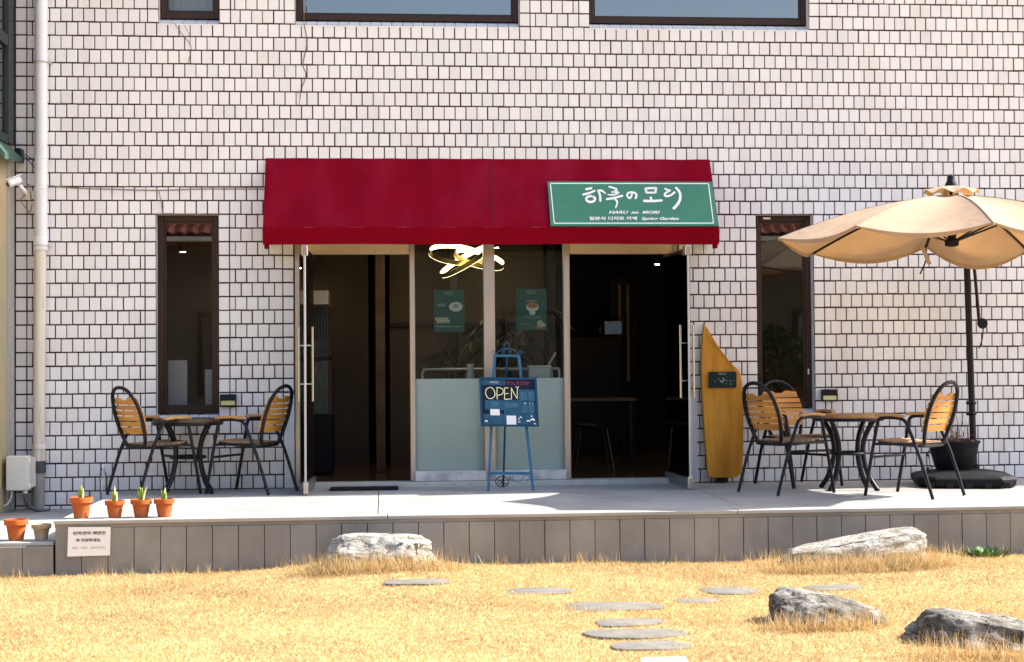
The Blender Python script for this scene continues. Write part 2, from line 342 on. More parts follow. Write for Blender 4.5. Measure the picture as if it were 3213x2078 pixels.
def empty(name, loc=(0, 0, 0), rz=0.0, label=None, cat=None, group=None):
    o = bpy.data.objects.new(name, None); COL.objects.link(o); o.location = loc; o.rotation_euler = (0, 0, rz)
    o.empty_display_size = .1
    return tag(o, label, cat, group)
def copy_tree(o, parent=None):
    c = o.copy(); COL.objects.link(c)
    if parent is not None: c.parent = parent
    for ch in list(o.children): copy_tree(ch, c)
    return c
def bez(p, n=16):
    # Catmull-Rom through points
    P_ = [Vector(q) for q in p]; out = []
    for i in range(len(P_) - 1):
        a = P_[max(i - 1, 0)]; b = P_[i]; c = P_[i + 1]; d = P_[min(i + 2, len(P_) - 1)]
        for k in range(n):
            t = k / n
            out.append(0.5 * ((2 * b) + (c - a) * t + (2 * a - 5 * b + 4 * c - d) * t * t + (3 * b - a - 3 * c + d) * t ** 3))
    out.append(P_[-1]); return out
def ribbon(mb, pts, wd, mapf, n=8, depth=.0015):
    # brush stroke in 2-D (x right, y down), mapped to 3-D by mapf(x, y, h)
    P_ = bez([(x, y, 0) for x, y in pts], n) if len(pts) > 2 else [Vector((*p, 0)) for p in pts]
    k = len(P_); L_ = []; R_ = []
    for i, p in enumerate(P_):
        d = (P_[min(i + 1, k - 1)] - P_[max(i - 1, 0)]); d.normalize()
        t = i / (k - 1); ww = wd if not isinstance(wd, (list, tuple)) else wd[0] + (wd[1] - wd[0]) * t
        nn = Vector((-d.y, d.x, 0)) * ww / 2
        L_.append(p + nn); R_.append(p - nn)
    # rounded ends
    d0 = (P_[0] - P_[1]).normalized() * (wd if not isinstance(wd, (list, tuple)) else wd[0]) * .35
    d1 = (P_[-1] - P_[-2]).normalized() * (wd if not isinstance(wd, (list, tuple)) else wd[1]) * .35
    rows = [(P_[0] + d0 + (L_[0] - P_[0]) * .5, P_[0] + d0 + (R_[0] - P_[0]) * .5)] + list(zip(L_, R_)) + [(P_[-1] + d1 + (L_[-1] - P_[-1]) * .5, P_[-1] + d1 + (R_[-1] - P_[-1]) * .5)]
    vs = []; fs = []
    for l, r in rows: vs += [mapf(l.x, l.y, depth), mapf(r.x, r.y, depth)]
    for i in range(len(rows) - 1): fs.append((2 * i, 2 * i + 1, 2 * i + 3, 2 * i + 2))
    mb.add(vs, fs)
def textmesh(name, body, size, mat, parent, origin, ux, uy, shear=0.0, align='CENTER', bold=0.0, width=None):
    cu = bpy.data.curves.new(name, 'FONT'); cu.body = body; cu.size = size; cu.align_x = align; cu.align_y = 'CENTER'
    cu.shear = shear; cu.offset = bold; cu.resolution_u = 2
    to = bpy.data.objects.new(name, cu); COL.objects.link(to)
    bpy.context.view_layer.update()
    dg = bpy.context.evaluated_depsgraph_get()
    me = bpy.data.meshes.new_from_object(to.evaluated_get(dg))
    bpy.data.objects.remove(to); bpy.data.curves.remove(cu)
    ux = Vector(ux).normalized(); uy = Vector(uy).normalized(); o = Vector(origin) - chain_off(parent)
    sx = 1.0
    if width and len(me.vertices):
        xs = [v.co.x for v in me.vertices]; sx = width / max(1e-6, (max(xs) - min(xs)))
    for v in me.vertices: v.co = o + ux * (v.co.x * sx) + uy * v.co.y
    me.name = name; me.materials.clear(); me.materials.append(MT[mat])
    ob = bpy.data.objects.new(name, me); COL.objects.link(ob); ob.parent = parent
    return ob
# ================================================================== SETTING
def ground_z(x, y):
    z = -0.372 - 0.012 * max(0.0, min(5.0, -2.8 - y))
    z += 0.018 * math.sin(x * 1.3 + 0.6) * math.cos(y * .9) + 0.010 * math.sin(x * 3.1 + y * 2.3)
    for (cx, cy, r, h) in ((2.85, -3.15, .50, .07), (6.25, -3.25, .65, .09), (5.4, -5.5, .45, .04), (5.9, -6.35, .5, .04), (.3, -3.0, .7, -.02)):
        d2 = ((x - cx) ** 2 + (y - cy) ** 2) / (r * r)
        z += h * math.exp(-d2)
    return z
mb = MB()
xs = list(np.concatenate([[-80, -40, -20, -10, -5], np.linspace(-2, 11, 66), [14, 20, 30, 50, 90]]))
ys = list(np.concatenate([[-90, -60, -40, -25, -16, -11], np.linspace(-8.5, 0.5, 46), [4, 12, 40, 90]]))
vs = [(x, y, ground_z(x, y)) for y in ys for x in xs]; nx = len(xs)
fs = [(j * nx + i, j * nx + i + 1, (j + 1) * nx + i + 1, (j + 1) * nx + i) for j in range(len(ys) - 1) for i in range(nx - 1)]
g = mb.add(vs, fs).build('lawn', 'lawn', smooth=True); tag(g, 'dry yellow winter lawn in front of the deck', 'lawn', kind='structure')

STEPS = [(3.10, -3.80, .21, .13), (3.87, -4.18, .21, .15), (4.26, -4.79, .31, .16), (4.29, -5.34, .20, .12), (4.30, -5.66, .31, .14),
         (4.32, -5.98, .22, .13), (4.84, -4.50, .14, .09), (5.14, -4.15, .18, .15), (5.82, -4.19, .19, .12)]
PAPER = (4.28, -6.45)
ROCKZ = [(2.86, -3.12, .36, .17), (6.28, -3.25, .56, .22), (5.38, -5.5, .34, .26), (5.95, -6.33, .44, .28)]
def blades(name, n, region, len_, wid, lean, mat, dens=None, zoff=0.0, label=None):
    x = rng.uniform(region[0], region[1], n); y = rng.uniform(region[2], region[3], n)
    keep = np.ones(n, bool)
    for (cx, cy, rx, ry) in STEPS:
        e = ((x - cx) / rx) ** 2 + ((y - cy) / ry) ** 2
        keep &= (np.abs((x - cx) / rx) ** 3.2 + np.abs((y - cy) / ry) ** 3.2) > rng.uniform(.04, .95, n)
    keep &= ~((np.abs(x - PAPER[0]) < .10) & (np.abs(y - PAPER[1]) < .055))
    if dens is not None: keep &= dens(x, y) > rng.uniform(0, 1, n)
    x = x[keep]; y = y[keep]; n = len(x)
    z = np.array([ground_z(a, b) for a, b in zip(x, y)]) + zoff
    L_ = rng.uniform(len_[0], len_[1], n); W_ = rng.uniform(wid[0], wid[1], n)
    a = rng.uniform(0, 2 * np.pi, n); ln = rng.uniform(lean[0], lean[1], n)
    dx = np.cos(a) * np.sin(ln) * L_; dy = np.sin(a) * np.sin(ln) * L_; dz = np.cos(ln) * L_
    b = rng.uniform(0, np.pi, n); wx = np.cos(b) * W_ / 2; wy = np.sin(b) * W_ / 2
    co = np.empty((n, 3, 3))
    co[:, 0] = np.stack([x - wx, y - wy, z - .004], 1); co[:, 1] = np.stack([x + wx, y + wy, z - .004], 1); co[:, 2] = np.stack([x + dx, y + dy, z + dz], 1)
    me = bpy.data.meshes.new(name)
    me.vertices.add(3 * n); me.vertices.foreach_set('co', co.reshape(-1).astype(np.float32))
    me.loops.add(3 * n); me.loops.foreach_set('vertex_index', np.arange(3 * n, dtype=np.int32))
    me.polygons.add(n); me.polygons.foreach_set('loop_start', np.arange(0, 3 * n, 3, dtype=np.int32))
    try: me.polygons.foreach_set('loop_total', np.full(n, 3, dtype=np.int32))
    except Exception: pass
    me.update(calc_edges=True); me.validate()
    me.materials.append(MT[mat])
    o = bpy.data.objects.new(name, me); COL.objects.link(o)
    return o
gr = blades('lawn_grass', 620000, (-.6, 8.6, -7.6, -2.80), (.014, .034), (.0035, .0075), (.55, 1.50), 'grass')
tag(gr, 'short straw coloured grass blades covering the lawn', 'grass', kind='stuff')
def edge_d(x, y):
    clump = (np.sin(x * 9.1) + np.sin(x * 23.7 + 1) + np.sin(x * 4.3 + 2)) / 3
    return np.clip(.28 + .55 * clump, .03, 1) * np.clip((y + 3.05) / -.0 if False else 1 - (-2.80 - y) / .22, 0, 1)
ge = blades('edge_grass', 9500, (-.6, 8.6, -3.02, -2.795), (.02, .12), (.003, .006), (.05, .75), 'tuft', dens=edge_d)
tag(ge, 'taller dry grass fringe along the foot of the deck', 'grass', kind='stuff')
def tuft(name, label, cx, cy, rx, ry, n, h, inner, side=None):
    def d(x, y):
        e = ((x - cx) / rx) ** 2 + ((y - cy) / ry) ** 2
        v = np.where((e < 1) & (e > inner), 1.0 - .5 * e, 0.0)
        if side is not None: v = v * np.clip((cy - y) / ry * 1.2 + side, 0, 1)
        return v
    o = blades(name, n, (cx - rx, cx + rx, cy - ry, cy + ry), h, (.0028, .0055), (.05, 1.15), 'tuft', dens=d)
    return tag(o, label, 'grass', kind='stuff')
tuft('dry_grass_tuft', 'long dry grass tuft round the pale rock by the deck', 2.84, -3.22, .60, .34, 8000, (.06, .19), .16, .35)
tuft('dry_grass_tuft', 'long dry grass tuft round the long rock below the deck', 6.22, -3.40, .75, .36, 12500, (.05, .19), .12, .3)
tuft('dry_grass_tuft', 'shaggy dry grass tuft against the dark faced rock', 5.30, -5.66, .42, .26, 6000, (.05, .16), .22, .1)
tuft('dry_grass_tuft', 'long dry grass tuft before the corner rock', 5.95, -6.58, .55, .26, 5000, (.06, .18), .20, .2)

# stepping stones
for k, (cx, cy, rx, ry) in enumerate(STEPS):
    n = 26; ph = random.random() * 6
    ring = []
    for j in range(n):
        t = 2 * math.pi * j / n; q = 1 + .10 * math.sin(2 * t + ph) + .09 * math.sin(3 * t + 2 * ph) + .04 * math.sin(5 * t + ph)
        se = (abs(math.cos(t)) ** 3.2 + abs(math.sin(t)) ** 3.2) ** (-1 / 3.2); q = 1 + (q - 1) * .6
        ring.append((math.cos(t) * se * rx * q, math.sin(t) * se * ry * q))
    z0 = ground_z(cx, cy)
    mb = MB()
    vs = [(cx + x, cy + y, z0 - .06) for x, y in ring] + [(cx + x, cy + y, z0 + .003) for x, y in ring] + [(cx + x * .93, cy + y * .93, z0 + .008) for x, y in ring] + [(cx, cy, z0 + .009)]
    fs = [(j, (j + 1) % n, n + (j + 1) % n, n + j) for j in range(n)] + [(n + j, n + (j + 1) % n, 2 * n + (j + 1) % n, 2 * n + j) for j in range(n)] + [(2 * n + j, 2 * n + (j + 1) % n, 3 * n) for j in range(n)]
    o = mb.add(vs, fs).build('stepping_stone', 'step', smooth=True)
    lab = ['flat stepping stone just below the pale rock, leftmost of all',
           'stepping stone in the lawn straight below the easel',
           'long stepping stone, farthest of the row leading to the camera',
           'short stepping stone, second farthest in the row of slabs',
           'longest stepping stone in the middle of the row of slabs',
           'stepping stone nearest the white paper on the lawn',
           'smallest half buried stepping stone right of the slab row',
           'flat stepping stone below the wooden slab and first chair',
           'rightmost stepping stone, between long rock and dark rock'][k]
    tag(o, lab, 'stepping stone', 'stepping stones in the lawn')
mb = MB(); z0 = ground_z(*PAPER) + .02
mb.add([(PAPER[0] - .12, PAPER[1] - .045, z0), (PAPER[0] + .115, PAPER[1] - .05, z0), (PAPER[0] + .12, PAPER[1] + .05, z0 + .012), (PAPER[0] - .11, PAPER[1] + .05, z0 + .012),
        (PAPER[0] - .12, PAPER[1] - .045, z0 - .012), (PAPER[0] + .115, PAPER[1] - .05, z0 - .012), (PAPER[0] + .12, PAPER[1] + .05, z0), (PAPER[0] - .11, PAPER[1] + .05, z0)],
       [(0, 1, 2, 3), (4, 7, 6, 5), (0, 4, 5, 1), (1, 5, 6, 2), (2, 6, 7, 3), (3, 7, 4, 0)])
pl = mb.build('paper_notice', 'paper'); tag(pl, 'white printed paper notice lying flat on the lawn', 'notice')
mb = MB()
for i in range(9): ribbon(mb, [(-.085 + i * .019, .006 * (-1) ** i), (-.078 + i * .019, -.004), (-.073 + i * .019, .005)], .004, lambda x, y, h: (PAPER[0] + x, PAPER[1] - y, z0 + .0065 + .12 * (-y) + h), 4, .001)
mb.build('faint_lettering', 'inkgold', pl)

# rocks
from mathutils import noise as mnoise
def rock(name, label, c, size, rot, seed, mat, flat=.55, slope=0.0, ridge=0.0, e=2.7):
    bm = bmesh.new(); bmesh.ops.create_icosphere(bm, subdivisions=6, radius=1)
    for v in bm.verts:
        p = v.co.copy(); d = p.normalized()
        # blocky super-ellipsoid
        s = (abs(d.x) ** e + abs(d.y) ** e + abs(d.z) ** e) ** (-1 / e)
        q = d * s
        o_ = Vector((seed * 3.1, seed * 1.7, seed * .9))
        q *= 1 + .17 * mnoise.noise(d * 1.4 + o_) + .09 * mnoise.noise(d * 3.3 + o_)
        lay = math.sin((q.z * 9 + 2.2 * mnoise.noise(q * 1.6 + o_)) * 2.0)
        q.x *= 1 + .008 * lay; q.y *= 1 + .018 * lay
        q += d * (.050 * mnoise.noise(q * 5 + o_) + .022 * mnoise.noise(Vector((q.x * 9, q.y * 9, q.z * 16)) + o_) + .010 * mnoise.noise(q * 30 + o_))
        if q.z > flat: q.z = flat + (q.z - flat) * .25
        q.z += slope * q.x - ridge * abs(q.y) * (q.z > 0)
        v.co = Vector((q.x * size[0], q.y * size[1], q.z * size[2]))
    me = bpy.data.meshes.new(name); bm.to_mesh(me); bm.free()
    me.polygons.foreach_set('use_smooth', [True] * len(me.polygons))
    try: me.set_sharp_from_angle(angle=R(60))
    except Exception: pass
    me.materials.append(MT[mat]); o = bpy.data.objects.new(name, me); COL.objects.link(o)
    o.location = (c[0], c[1], c[2]); o.rotation_euler = (0, 0, rot)
    return tag(o, label, 'rock', 'rocks set in the lawn')
rock('garden_rock', 'low pale rounded rock against the deck front below the left door', (2.87, -3.08, -.33), (.40, .22, .26), .02, 1.3, 'rock', .84, -.05, e=2.2)
rock('garden_rock', 'long pale rock rising to the right, by the deck under the right table', (6.27, -3.16, -.36), (.53, .21, .27), .05, 3.1, 'rock', .60, .30)
rock('garden_rock', 'wedge shaped rock with dark left face in the open lawn', (5.43, -5.50, -.50), (.36, .27, .30), -.16, 2.6, 'rockdark', .78, -.30)
rock('garden_rock', 'rugged layered rock at the bottom right corner', (6.07, -6.32, -.55), (.47, .29, .36), -.14, 5.4, 'rockdark', .78, -.22)
mb = MB()
for i in range(14):
    x = 2.98 + random.uniform(0, .24); y = -3.2 + random.uniform(-.08, .12); s = random.uniform(.014, .028)
    mb.lathe([(s * .5, -s * .4), (s, 0), (s * .6, s * .45), (s * .1, s * .55)], (x, y, -.135 - .12 * (x - 2.98)), 8)
o = mb.build('white_pebbles', 'white', smooth=True); tag(o, 'scatter of white pebbles on the right end of the pale rock', 'pebbles', kind='stuff')

lf = MB()
for i in range(46):
    x = random.uniform(.2, 8.2); y = -2.85 - abs(random.gauss(0, .35)) if i % 3 else random.uniform(-6.8, -3); a = random.uniform(0, 6.28); s = random.uniform(.010, .020); z = ground_z(x, y) + .022
    lf.add([(x - s * math.cos(a), y - s * math.sin(a), z), (x + s * .5 * math.sin(a), y - s * .5 * math.cos(a), z + s * .3), (x + s * math.cos(a), y + s * math.sin(a), z + s * .4), (x - s * .5 * math.sin(a), y + s * .5 * math.cos(a), z + s * .2)], [(0, 1, 2, 3)])
tag(lf.build('fallen_leaves', M('brown_fallen_leaf', (.16, .075, .035), .85, island=.5), fixn=False), 'small brown fallen leaves scattered over the lawn', 'leaves', kind='stuff')
gs = blades('green_shoots', 1500, (-.4, 8.4, -2.98, -2.80), (.02, .07), (.003, .006), (.1, .9), 'weed', dens=lambda x, y: np.clip((np.sin(x * 5.3 + 1) + np.sin(x * 13.1)) / 2 - .2, 0, 1))
tag(gs, 'sparse green shoots in the grass fringe at the deck foot', 'grass', kind='stuff')
# green weed by the deck
def weed(name, label, cx, cy, n, r, h, mat='weed'):
    mb = MB()
    for i in range(n):
        a = random.uniform(0, 6.28); d = random.uniform(0, r); x = cx + math.cos(a) * d; y = cy + math.sin(a) * d * .5
        L_ = random.uniform(.4, 1) * h; t = random.uniform(.2, 1.1); dx = math.cos(a) * math.sin(t) * L_; dy = math.sin(a) * math.sin(t) * L_; dz = math.cos(t) * L_; wv = L_ * .18
        z = ground_z(x, y); px, py = -math.sin(a) * wv, math.cos(a) * wv
        mb.add([(x, y, z), (x + dx * .5 + px, y + dy * .5 + py, z + dz * .6), (x + dx, y + dy, z + dz * .9), (x + dx * .5 - px, y + dy * .5 - py, z + dz * .6)], [(0, 1, 2, 3)])
    o = mb.build(name, mat, fixn=False); return tag(o, label, 'plant')
weed('leafy_weed', 'low green leafy weed at the deck foot right of the long rock', 7.33, -2.97, 150, .17, .10)

# ================================================================== DECK
DF = -2.78
dk = empty('wooden_deck', (4, DF / 2, 0), 0, 'raised grey deck with vertical board front running along the cafe', 'deck')
MB().box(.60, 11.9, DF + .10, -.02, -.40, -.03).build('substructure', 'dark', dk)
nb = 19; bw = (abs(DF) - .16) / nb
meshes = {}
cuts = [(.53, 2.83), (2.836, 5.60), (5.606, 8.4), (8.406, 12)]
for r_ in range(nb):
    y1 = -.012 - r_ * bw; y0 = y1 - bw + .005
    for (a, b) in cuts:
        sh = random.uniform(-.0015, .0015)
        MB().bbox(a, b, y0, y1, -.026, 0 + sh * .4, .003).build('deck_board', 'deck', dk)
MB().bbox(.515, 2.9, DF - .02, DF + .148, -.026, .002, .004).build('edge_board', 'deck', dk)
MB().bbox(2.905, 5.5, DF - .02, DF + .148, -.026, .001, .004).build('edge_board', 'deck', dk)
MB().bbox(5.505, 12, DF - .02, DF + .148, -.026, .002, .004).build('edge_board', 'deck', dk)
MB().box(.52, 12, DF - .004, DF + .03, -.052, -.027).build('shadow_batten', 'fascia', dk)
pw = .1862; x = .525; k = 0
base = MB().bbox(0, pw - .0045, DF - .012, DF + .012, -.52, -.054, .003)
first = None
scr = MB()
while x < 12:
    if first is None:
        first = base.build('fascia_board', 'fascia', dk); first.location.x += x; o = first
    else:
        o = first.copy(); COL.objects.link(o); o.location.x += x - .525
    o.location.y += random.uniform(-.003, .003)
    for sx in (.025, pw - .03):
        scr.lathe([(.0035, 0), (.0035, .004)], (0, 0, 0), 6)
        for q in range(len(scr.v) - 12, len(scr.v)):
            p = scr.v[q]; scr.v[q] = (x + sx + p[0], DF - .012 - p[2], -.095 + p[1])
    x += pw
scr.build('screw_heads', 'screw', dk)['kind'] = 'stuff'
# lower step at the left end
st = empty('deck_step', (0, DF / 2, -.2), 0, 'low grey step at the left end of the deck holding two pots', 'step')
MB().box(-.95, .505, DF + .03, -.03, -.5, -.185).build('substructure', 'dark', st)
for r_ in range(nb):
    y1 = -.012 - r_ * (abs(DF) - .02) / nb; y0 = y1 - (abs(DF) - .02) / nb + .005
    MB().bbox(-1.0, .509, y0, y1, -.18, -.155, .003).build('step_board', 'deck', st)
for i, xx in enumerate((-.80, -.585, -.365, -.145, .078, .295)):
    MB().bbox(xx, xx + .213, DF - .012, DF + .012, -.52, -.182, .003).build('riser_board', 'fascia', st)
# white notice fixed to the deck front
nz = empty('paper_notice', (.766, DF - .016, -.15), 0, 'white paper notice with Korean lines fixed to the deck front', 'notice')
MB().add([(.617, DF - .018, -.046), (.917, DF - .018, -.050), (.912, DF - .020, -.253), (.612, DF - .024, -.256), (.617, DF - .014, -.046), (.917, DF - .014, -.050), (.912, DF - .014, -.253), (.612, DF - .014, -.256)],
         [(0, 1, 2, 3), (7, 6, 5, 4), (0, 4, 5, 1), (1, 5, 6, 2), (2, 6, 7, 3), (3, 7, 4, 0)]).build('sheet', 'paper', nz)
textmesh('lettering', '반려견의 배변은', .026, 'ink', nz, (.768, DF - .0225, -.092), (1, 0, 0), (0, 0, 1), bold=.0006, width=.232)
textmesh('lettering', '꼭 치워주세요.', .026, 'ink', nz, (.762, DF - .0235, -.143), (1, 0, 0), (0, 0, 1), bold=.0006, width=.178)
mb = MB()
for i in range(15):
    if i in (3, 7): continue
    x = .652 + i * .0158
    ribbon(mb, [(x - .004, .006), (x - .004, -.006), (x + .004, -.005), (x + .003, .006), (x - .003, .005)] if i % 2 else [(x - .004, -.006), (x + .004, -.002), (x - .003, .003), (x + .004, .006)], .0022, lambda x, y, h: (x, DF - .0240 - h, -.195 - y), 3, .0006)
mb.build('faint_lettering', 'inkgold', nz)
# ================================================================== CAFE BUILDING
BH = 10.0
bl = empty('cafe_building', (3.8, 0, 0), 0, 'cafe building faced with small white tiles and dark joints', 'building')
ROW0 = 4.3505; RP = 0.1243
def rz(i): return ROW0 - RP * i
XL = -0.40; XR = 11.3
OPEN = [(.842, 1.397, rz(30), rz(15), 'w'), (6.352, 6.892, rz(30), rz(15), 'w'), (.868, 1.411, rz(1), 5.6, 'u'), (2.096, 4.149, rz(1), 5.6, 'u'), (4.803, 6.878, rz(1), 5.6, 'u'),
        (2.075, 5.615, -.02, rz(17), 'd')]
# solid wall behind the tiles, with the openings cut out
xsB = sorted(set([-.41, 22.0] + [o[0] for o in OPEN] + [o[1] for o in OPEN])); zsB = sorted(set([-.6, BH] + [o[2] for o in OPEN] + [o[3] for o in OPEN]))
mb = MB(); TH = .20
for i in range(len(xsB) - 1):
    zrun = None
    for j in range(len(zsB) - 1):
        cx = (xsB[i] + xsB[i + 1]) / 2; cz = (zsB[j] + zsB[j + 1]) / 2
        inside = any(o[0] < cx < o[1] and o[2] < cz < o[3] for o in OPEN)
        if not inside:
            if zrun is None: zrun = zsB[j]
        if (inside or j == len(zsB) - 2) and zrun is not None:
            top = zsB[j] if inside else zsB[j + 1]
            mb.box(xsB[i], xsB[i + 1], 0.0, TH, zrun, top); zrun = None
wall = mb.build('wall', 'grout', bl)
wall.data.materials.append(MT['tile'])
# reveals of the openings are rendered pale
for p in wall.data.polygons:
    if abs(p.normal.y) < .5: p.material_index = 1
mb = MB(); mb.box(-6.0, -.412, 0.0, 7.0, -.6, BH); mb.box(21.8, 22, TH, 7, -.6, BH); mb.box(-.41, 21.8, 6.8, 7, -.6, BH); mb.box(-.41, 21.8, TH, 6.8, BH - .3, BH)
mb.build('outer_shell', 'shell', bl)
# ---- tiles
JX, JZ, TT = .0102, .0132, .012
def tile_geo(x0, x1, z0, z1, y=0.0, b=.0035, jit=None):
    j = jit or (0, 0, 0)
    yb = y + .001; yf = y - TT - j[0]
    vs = [(x0, yb, z0), (x1, yb, z0), (x1, yb, z1), (x0, yb, z1),
          (x0, yf + b, z0), (x1, yf + b, z0), (x1, yf + b, z1), (x0, yf + b, z1),
          (x0 + b, yf + j[1], z0 + b), (x1 - b, yf - j[1], z0 + b), (x1 - b, yf - j[1] + j[2], z1 - b), (x0 + b, yf + j[1] + j[2], z1 - b)]
    fs = [(8, 9, 10, 11)]
    for k in range(4):
        n_ = (k + 1) % 4; fs += [(k, n_, 4 + n_, 4 + k), (4 + k, 4 + n_, 8 + n_, 8 + k)]
    return vs, fs
cells = []
for r_ in range(-10, 38):
    zt, zb = rz(r_), rz(r_ + 1); zc = (zt + zb) / 2
    if zb < -.50: continue
    iv = [(XL, XR if zb > -.02 else .55)]
    eds = {XL}
    for (a, b, c, d, t) in OPEN:
        if c < zc < d:
            nv = []
            for (p, q) in iv:
                if b <= p or a >= q: nv.append((p, q))
                else:
                    if a > p: nv.append((p, a)); eds.add(a)
                    if b < q: nv.append((b, q)); eds.add(b)
            iv = nv
    off = 0.0 if r_ % 2 == 0 else .05
    for (p, q) in iv:
        lo, hi = p, q
        js = [p]
        if p in eds: js.append(p + .1); lo = p + .1
        end = []
        if q in eds: end = [q - .1]; hi = q - .1
        k = math.ceil((lo - off) / .1)
        while off + .1 * k < hi:
            xx = off + .1 * k
            if xx - lo > .028 and hi - xx > .028: js.append(xx)
            k += 1
        js += end + [q]
        for a, b in zip(js[:-1], js[1:]):
            cells.append((a + JX / 2, b - JX / 2, zb + JZ / 2, zt - JZ / 2))
full = [c for c in cells if abs((c[1] - c[0]) - (.1 - JX)) < .002 and c[2] > -.02 and c[3] < 4.42 and not (-.29 < c[1] and c[0] < -.08) and not (1.95 < c[1] and c[0] < 5.8 and c[3] < 3.02)]
full.sort(key=lambda c: (Vector(((c[0] + c[1]) / 2, 0, (c[2] + c[3]) / 2)) - CAM_LOC).dot(FW))
pick = full[:300]; pset = set(pick)
W_ = .1 - JX; H_ = RP - JZ
tv, tf = tile_geo(-W_ / 2, W_ / 2, -H_ / 2, H_ / 2)
tme = bpy.data.meshes.new('tile'); tme.from_pydata(tv, [], tf); tme.update()
bm = bmesh.new(); bm.from_mesh(tme); bmesh.ops.recalc_face_normals(bm, faces=bm.faces); bm.to_mesh(tme); bm.free()
tme.materials.append(MT['tile'])
for c in pick:
    o = bpy.data.objects.new('tile', tme); COL.objects.link(o); o.parent = wall
    off = chain_off(wall)
    o.location = ((c[0] + c[1]) / 2 - off.x, -off.y - random.uniform(0, .0012), (c[2] + c[3]) / 2 - off.z)
    o.location.x += random.gauss(0, .0009); o.location.z += random.gauss(0, .0009)
    o.rotation_euler = (random.gauss(0, .006), random.gauss(0, .004), random.gauss(0, .006))
mb = MB()
for c in cells:
    if c in pset: continue
    u_ = lambda: random.gauss(0, .0009)
    v_, f_ = tile_geo(c[0] + u_(), c[1] + u_(), c[2] + u_(), c[3] + u_(), jit=(random.uniform(0, .0012), random.gauss(0, .0003), random.gauss(0, .0004))); mb.add(v_, f_)
mb.build('tile_field', 'tile', wall)['kind'] = 'stuff'
# pale bare strip between tiles and the plain upper wall is out of view

def window(x0, x1, z0, z1, ysill, label, glass, sash=None, fw=.055, ydep=.085, handle=None, latch=None):
    f = MB()
    y0, y1 = ydep, ydep + .07
    f.bbox(x0 + .002, x0 + fw, y0, y1, z0, z1, .004); f.bbox(x1 - fw, x1 - .002, y0, y1, z0, z1, .004)
    f.bbox(x0 + fw, x1 - fw, y0, y1, z1 - fw, z1, .004); f.bbox(x0 + fw, x1 - fw, y0, y1, z0, z0 + fw * 1.1, .004)
    # inner sash lip
    s_ = .018
    f.box(x0 + fw, x0 + fw + s_, y0 + .02, y1 - .01, z0 + fw * 1.1, z1 - fw); f.box(x1 - fw - s_, x1 - fw, y0 + .02, y1 - .01, z0 + fw * 1.1, z1 - fw)
    f.box(x0 + fw + s_, x1 - fw - s_, y0 + .02, y1 - .01, z1 - fw - s_, z1 - fw); f.box(x0 + fw + s_, x1 - fw - s_, y0 + .02, y1 - .01, z0 + fw * 1.1, z0 + fw * 1.1 + s_)
    fr = f.build('window', 'frame', bl); fr['label'] = label
    MB().box(x0 + fw + .004, x1 - fw - .004, y0 + .030, y0 + .038, z0 + fw, z1 - fw).build('pane', glass, fr)
    # sloping sill of small tiles
    n = max(1, round((x1 - x0) / .1)); w_ = (x1 - x0) / n
    for i in range(n):
        a, b = x0 + i * w_ + .003, x0 + (i + 1) * w_ - .003
        m_ = MB(); m_.add([(a, -.016, ysill - .010), (b, -.016, ysill - .010), (b, ydep + .02, ysill + .052), (a, ydep + .02, ysill + .052), (a, -.016, ysill - .022), (b, -.016, ysill - .022), (b, ydep + .02, ysill + .03), (a, ydep + .02, ysill + .03)],
                          [(0, 1, 2, 3), (7, 6, 5, 4), (0, 4, 5, 1), (1, 5, 6, 2), (2, 6, 7, 3), (3, 7, 4, 0)])
        m_.build('sill_tile', 'tile', fr)
    if handle:
        MB().bbox(handle[0], handle[0] + .014, y0 - .012, y0 + .002, handle[1], handle[1] + .055, .004).build('latch', 'white', fr)
    if latch:
        MB().bbox(latch[0], latch[0] + .07, y0 - .01, y0 + .002, latch[1], latch[1] + .018, .003).build('sensor', 'white', fr)
    return fr
window(.842, 1.397, rz(30) + .06, rz(15), rz(30), 'narrow brown framed window behind the left table', 'glass')
window(6.352, 6.892, rz(30) + .06, rz(15), rz(30), 'narrow brown framed window behind the parasol', 'glass', handle=(6.85, .99), latch=(6.44, rz(15) - .035))
window(.868, 1.411, rz(1) + .06, 5.6, rz(1), 'small square upper window', 'glass')
window(2.096, 4.149, rz(1) + .06, 5.6, rz(1), 'wide left upper window mirroring the sky', 'skyglass', fw=.05)
window(4.803, 6.878, rz(1) + .06, 5.6, rz(1), 'wide right upper window mirroring the sky', 'skyglass', fw=.05)
# entrance: steel posts, header, glazing
YE = .06
def post(x0, x1, z0=.045, z1=2.235, y0=.01, y1=.09):
    MB().bbox(x0, x1, y0, y1, z0, z1, .005).build('frame_post', 'steel', bl)
post(2.078, 2.125, .0); post(3.122, 3.172); post(3.800, 3.905, .045, 2.235, -.005, .10); post(4.540, 4.600); post(5.565, 5.612, .0)
MB().bbox(2.125, 3.122, .02, .11, 2.125, 2.235, .004).build('door_header', 'beige', bl)
MB().bbox(4.600, 5.565, .02, .11, 2.125, 2.235, .004).build('door_header', 'beige', bl)
MB().bbox(2.126, 5.564, -.085, .145, -.012, .044, .006).build('threshold', 'stone', bl)
for (a, b) in ((3.172, 3.800), (3.905, 4.540)):
    MB().bbox(a - .01, b + .01, -.03, .085, .046, .137, .006).build('plinth_block', 'marble', bl)
    gp = MB().box(a, b, YE - .004, YE + .004, .98, 2.235).build('pane', 'doorglass', bl)
    MB().box(a, b, YE - .006, YE + .006, .138, .979).build('frosted_panel', 'frost', bl)
MB().bbox(1.985, 2.074, -.022, -.0125, .003, .847, .003).build('white_panel', 'whitebd', bl)
MB().bbox(5.668, 5.772, -.022, -.0125, .003, .815, .003).build('white_panel', 'whitebd', bl)
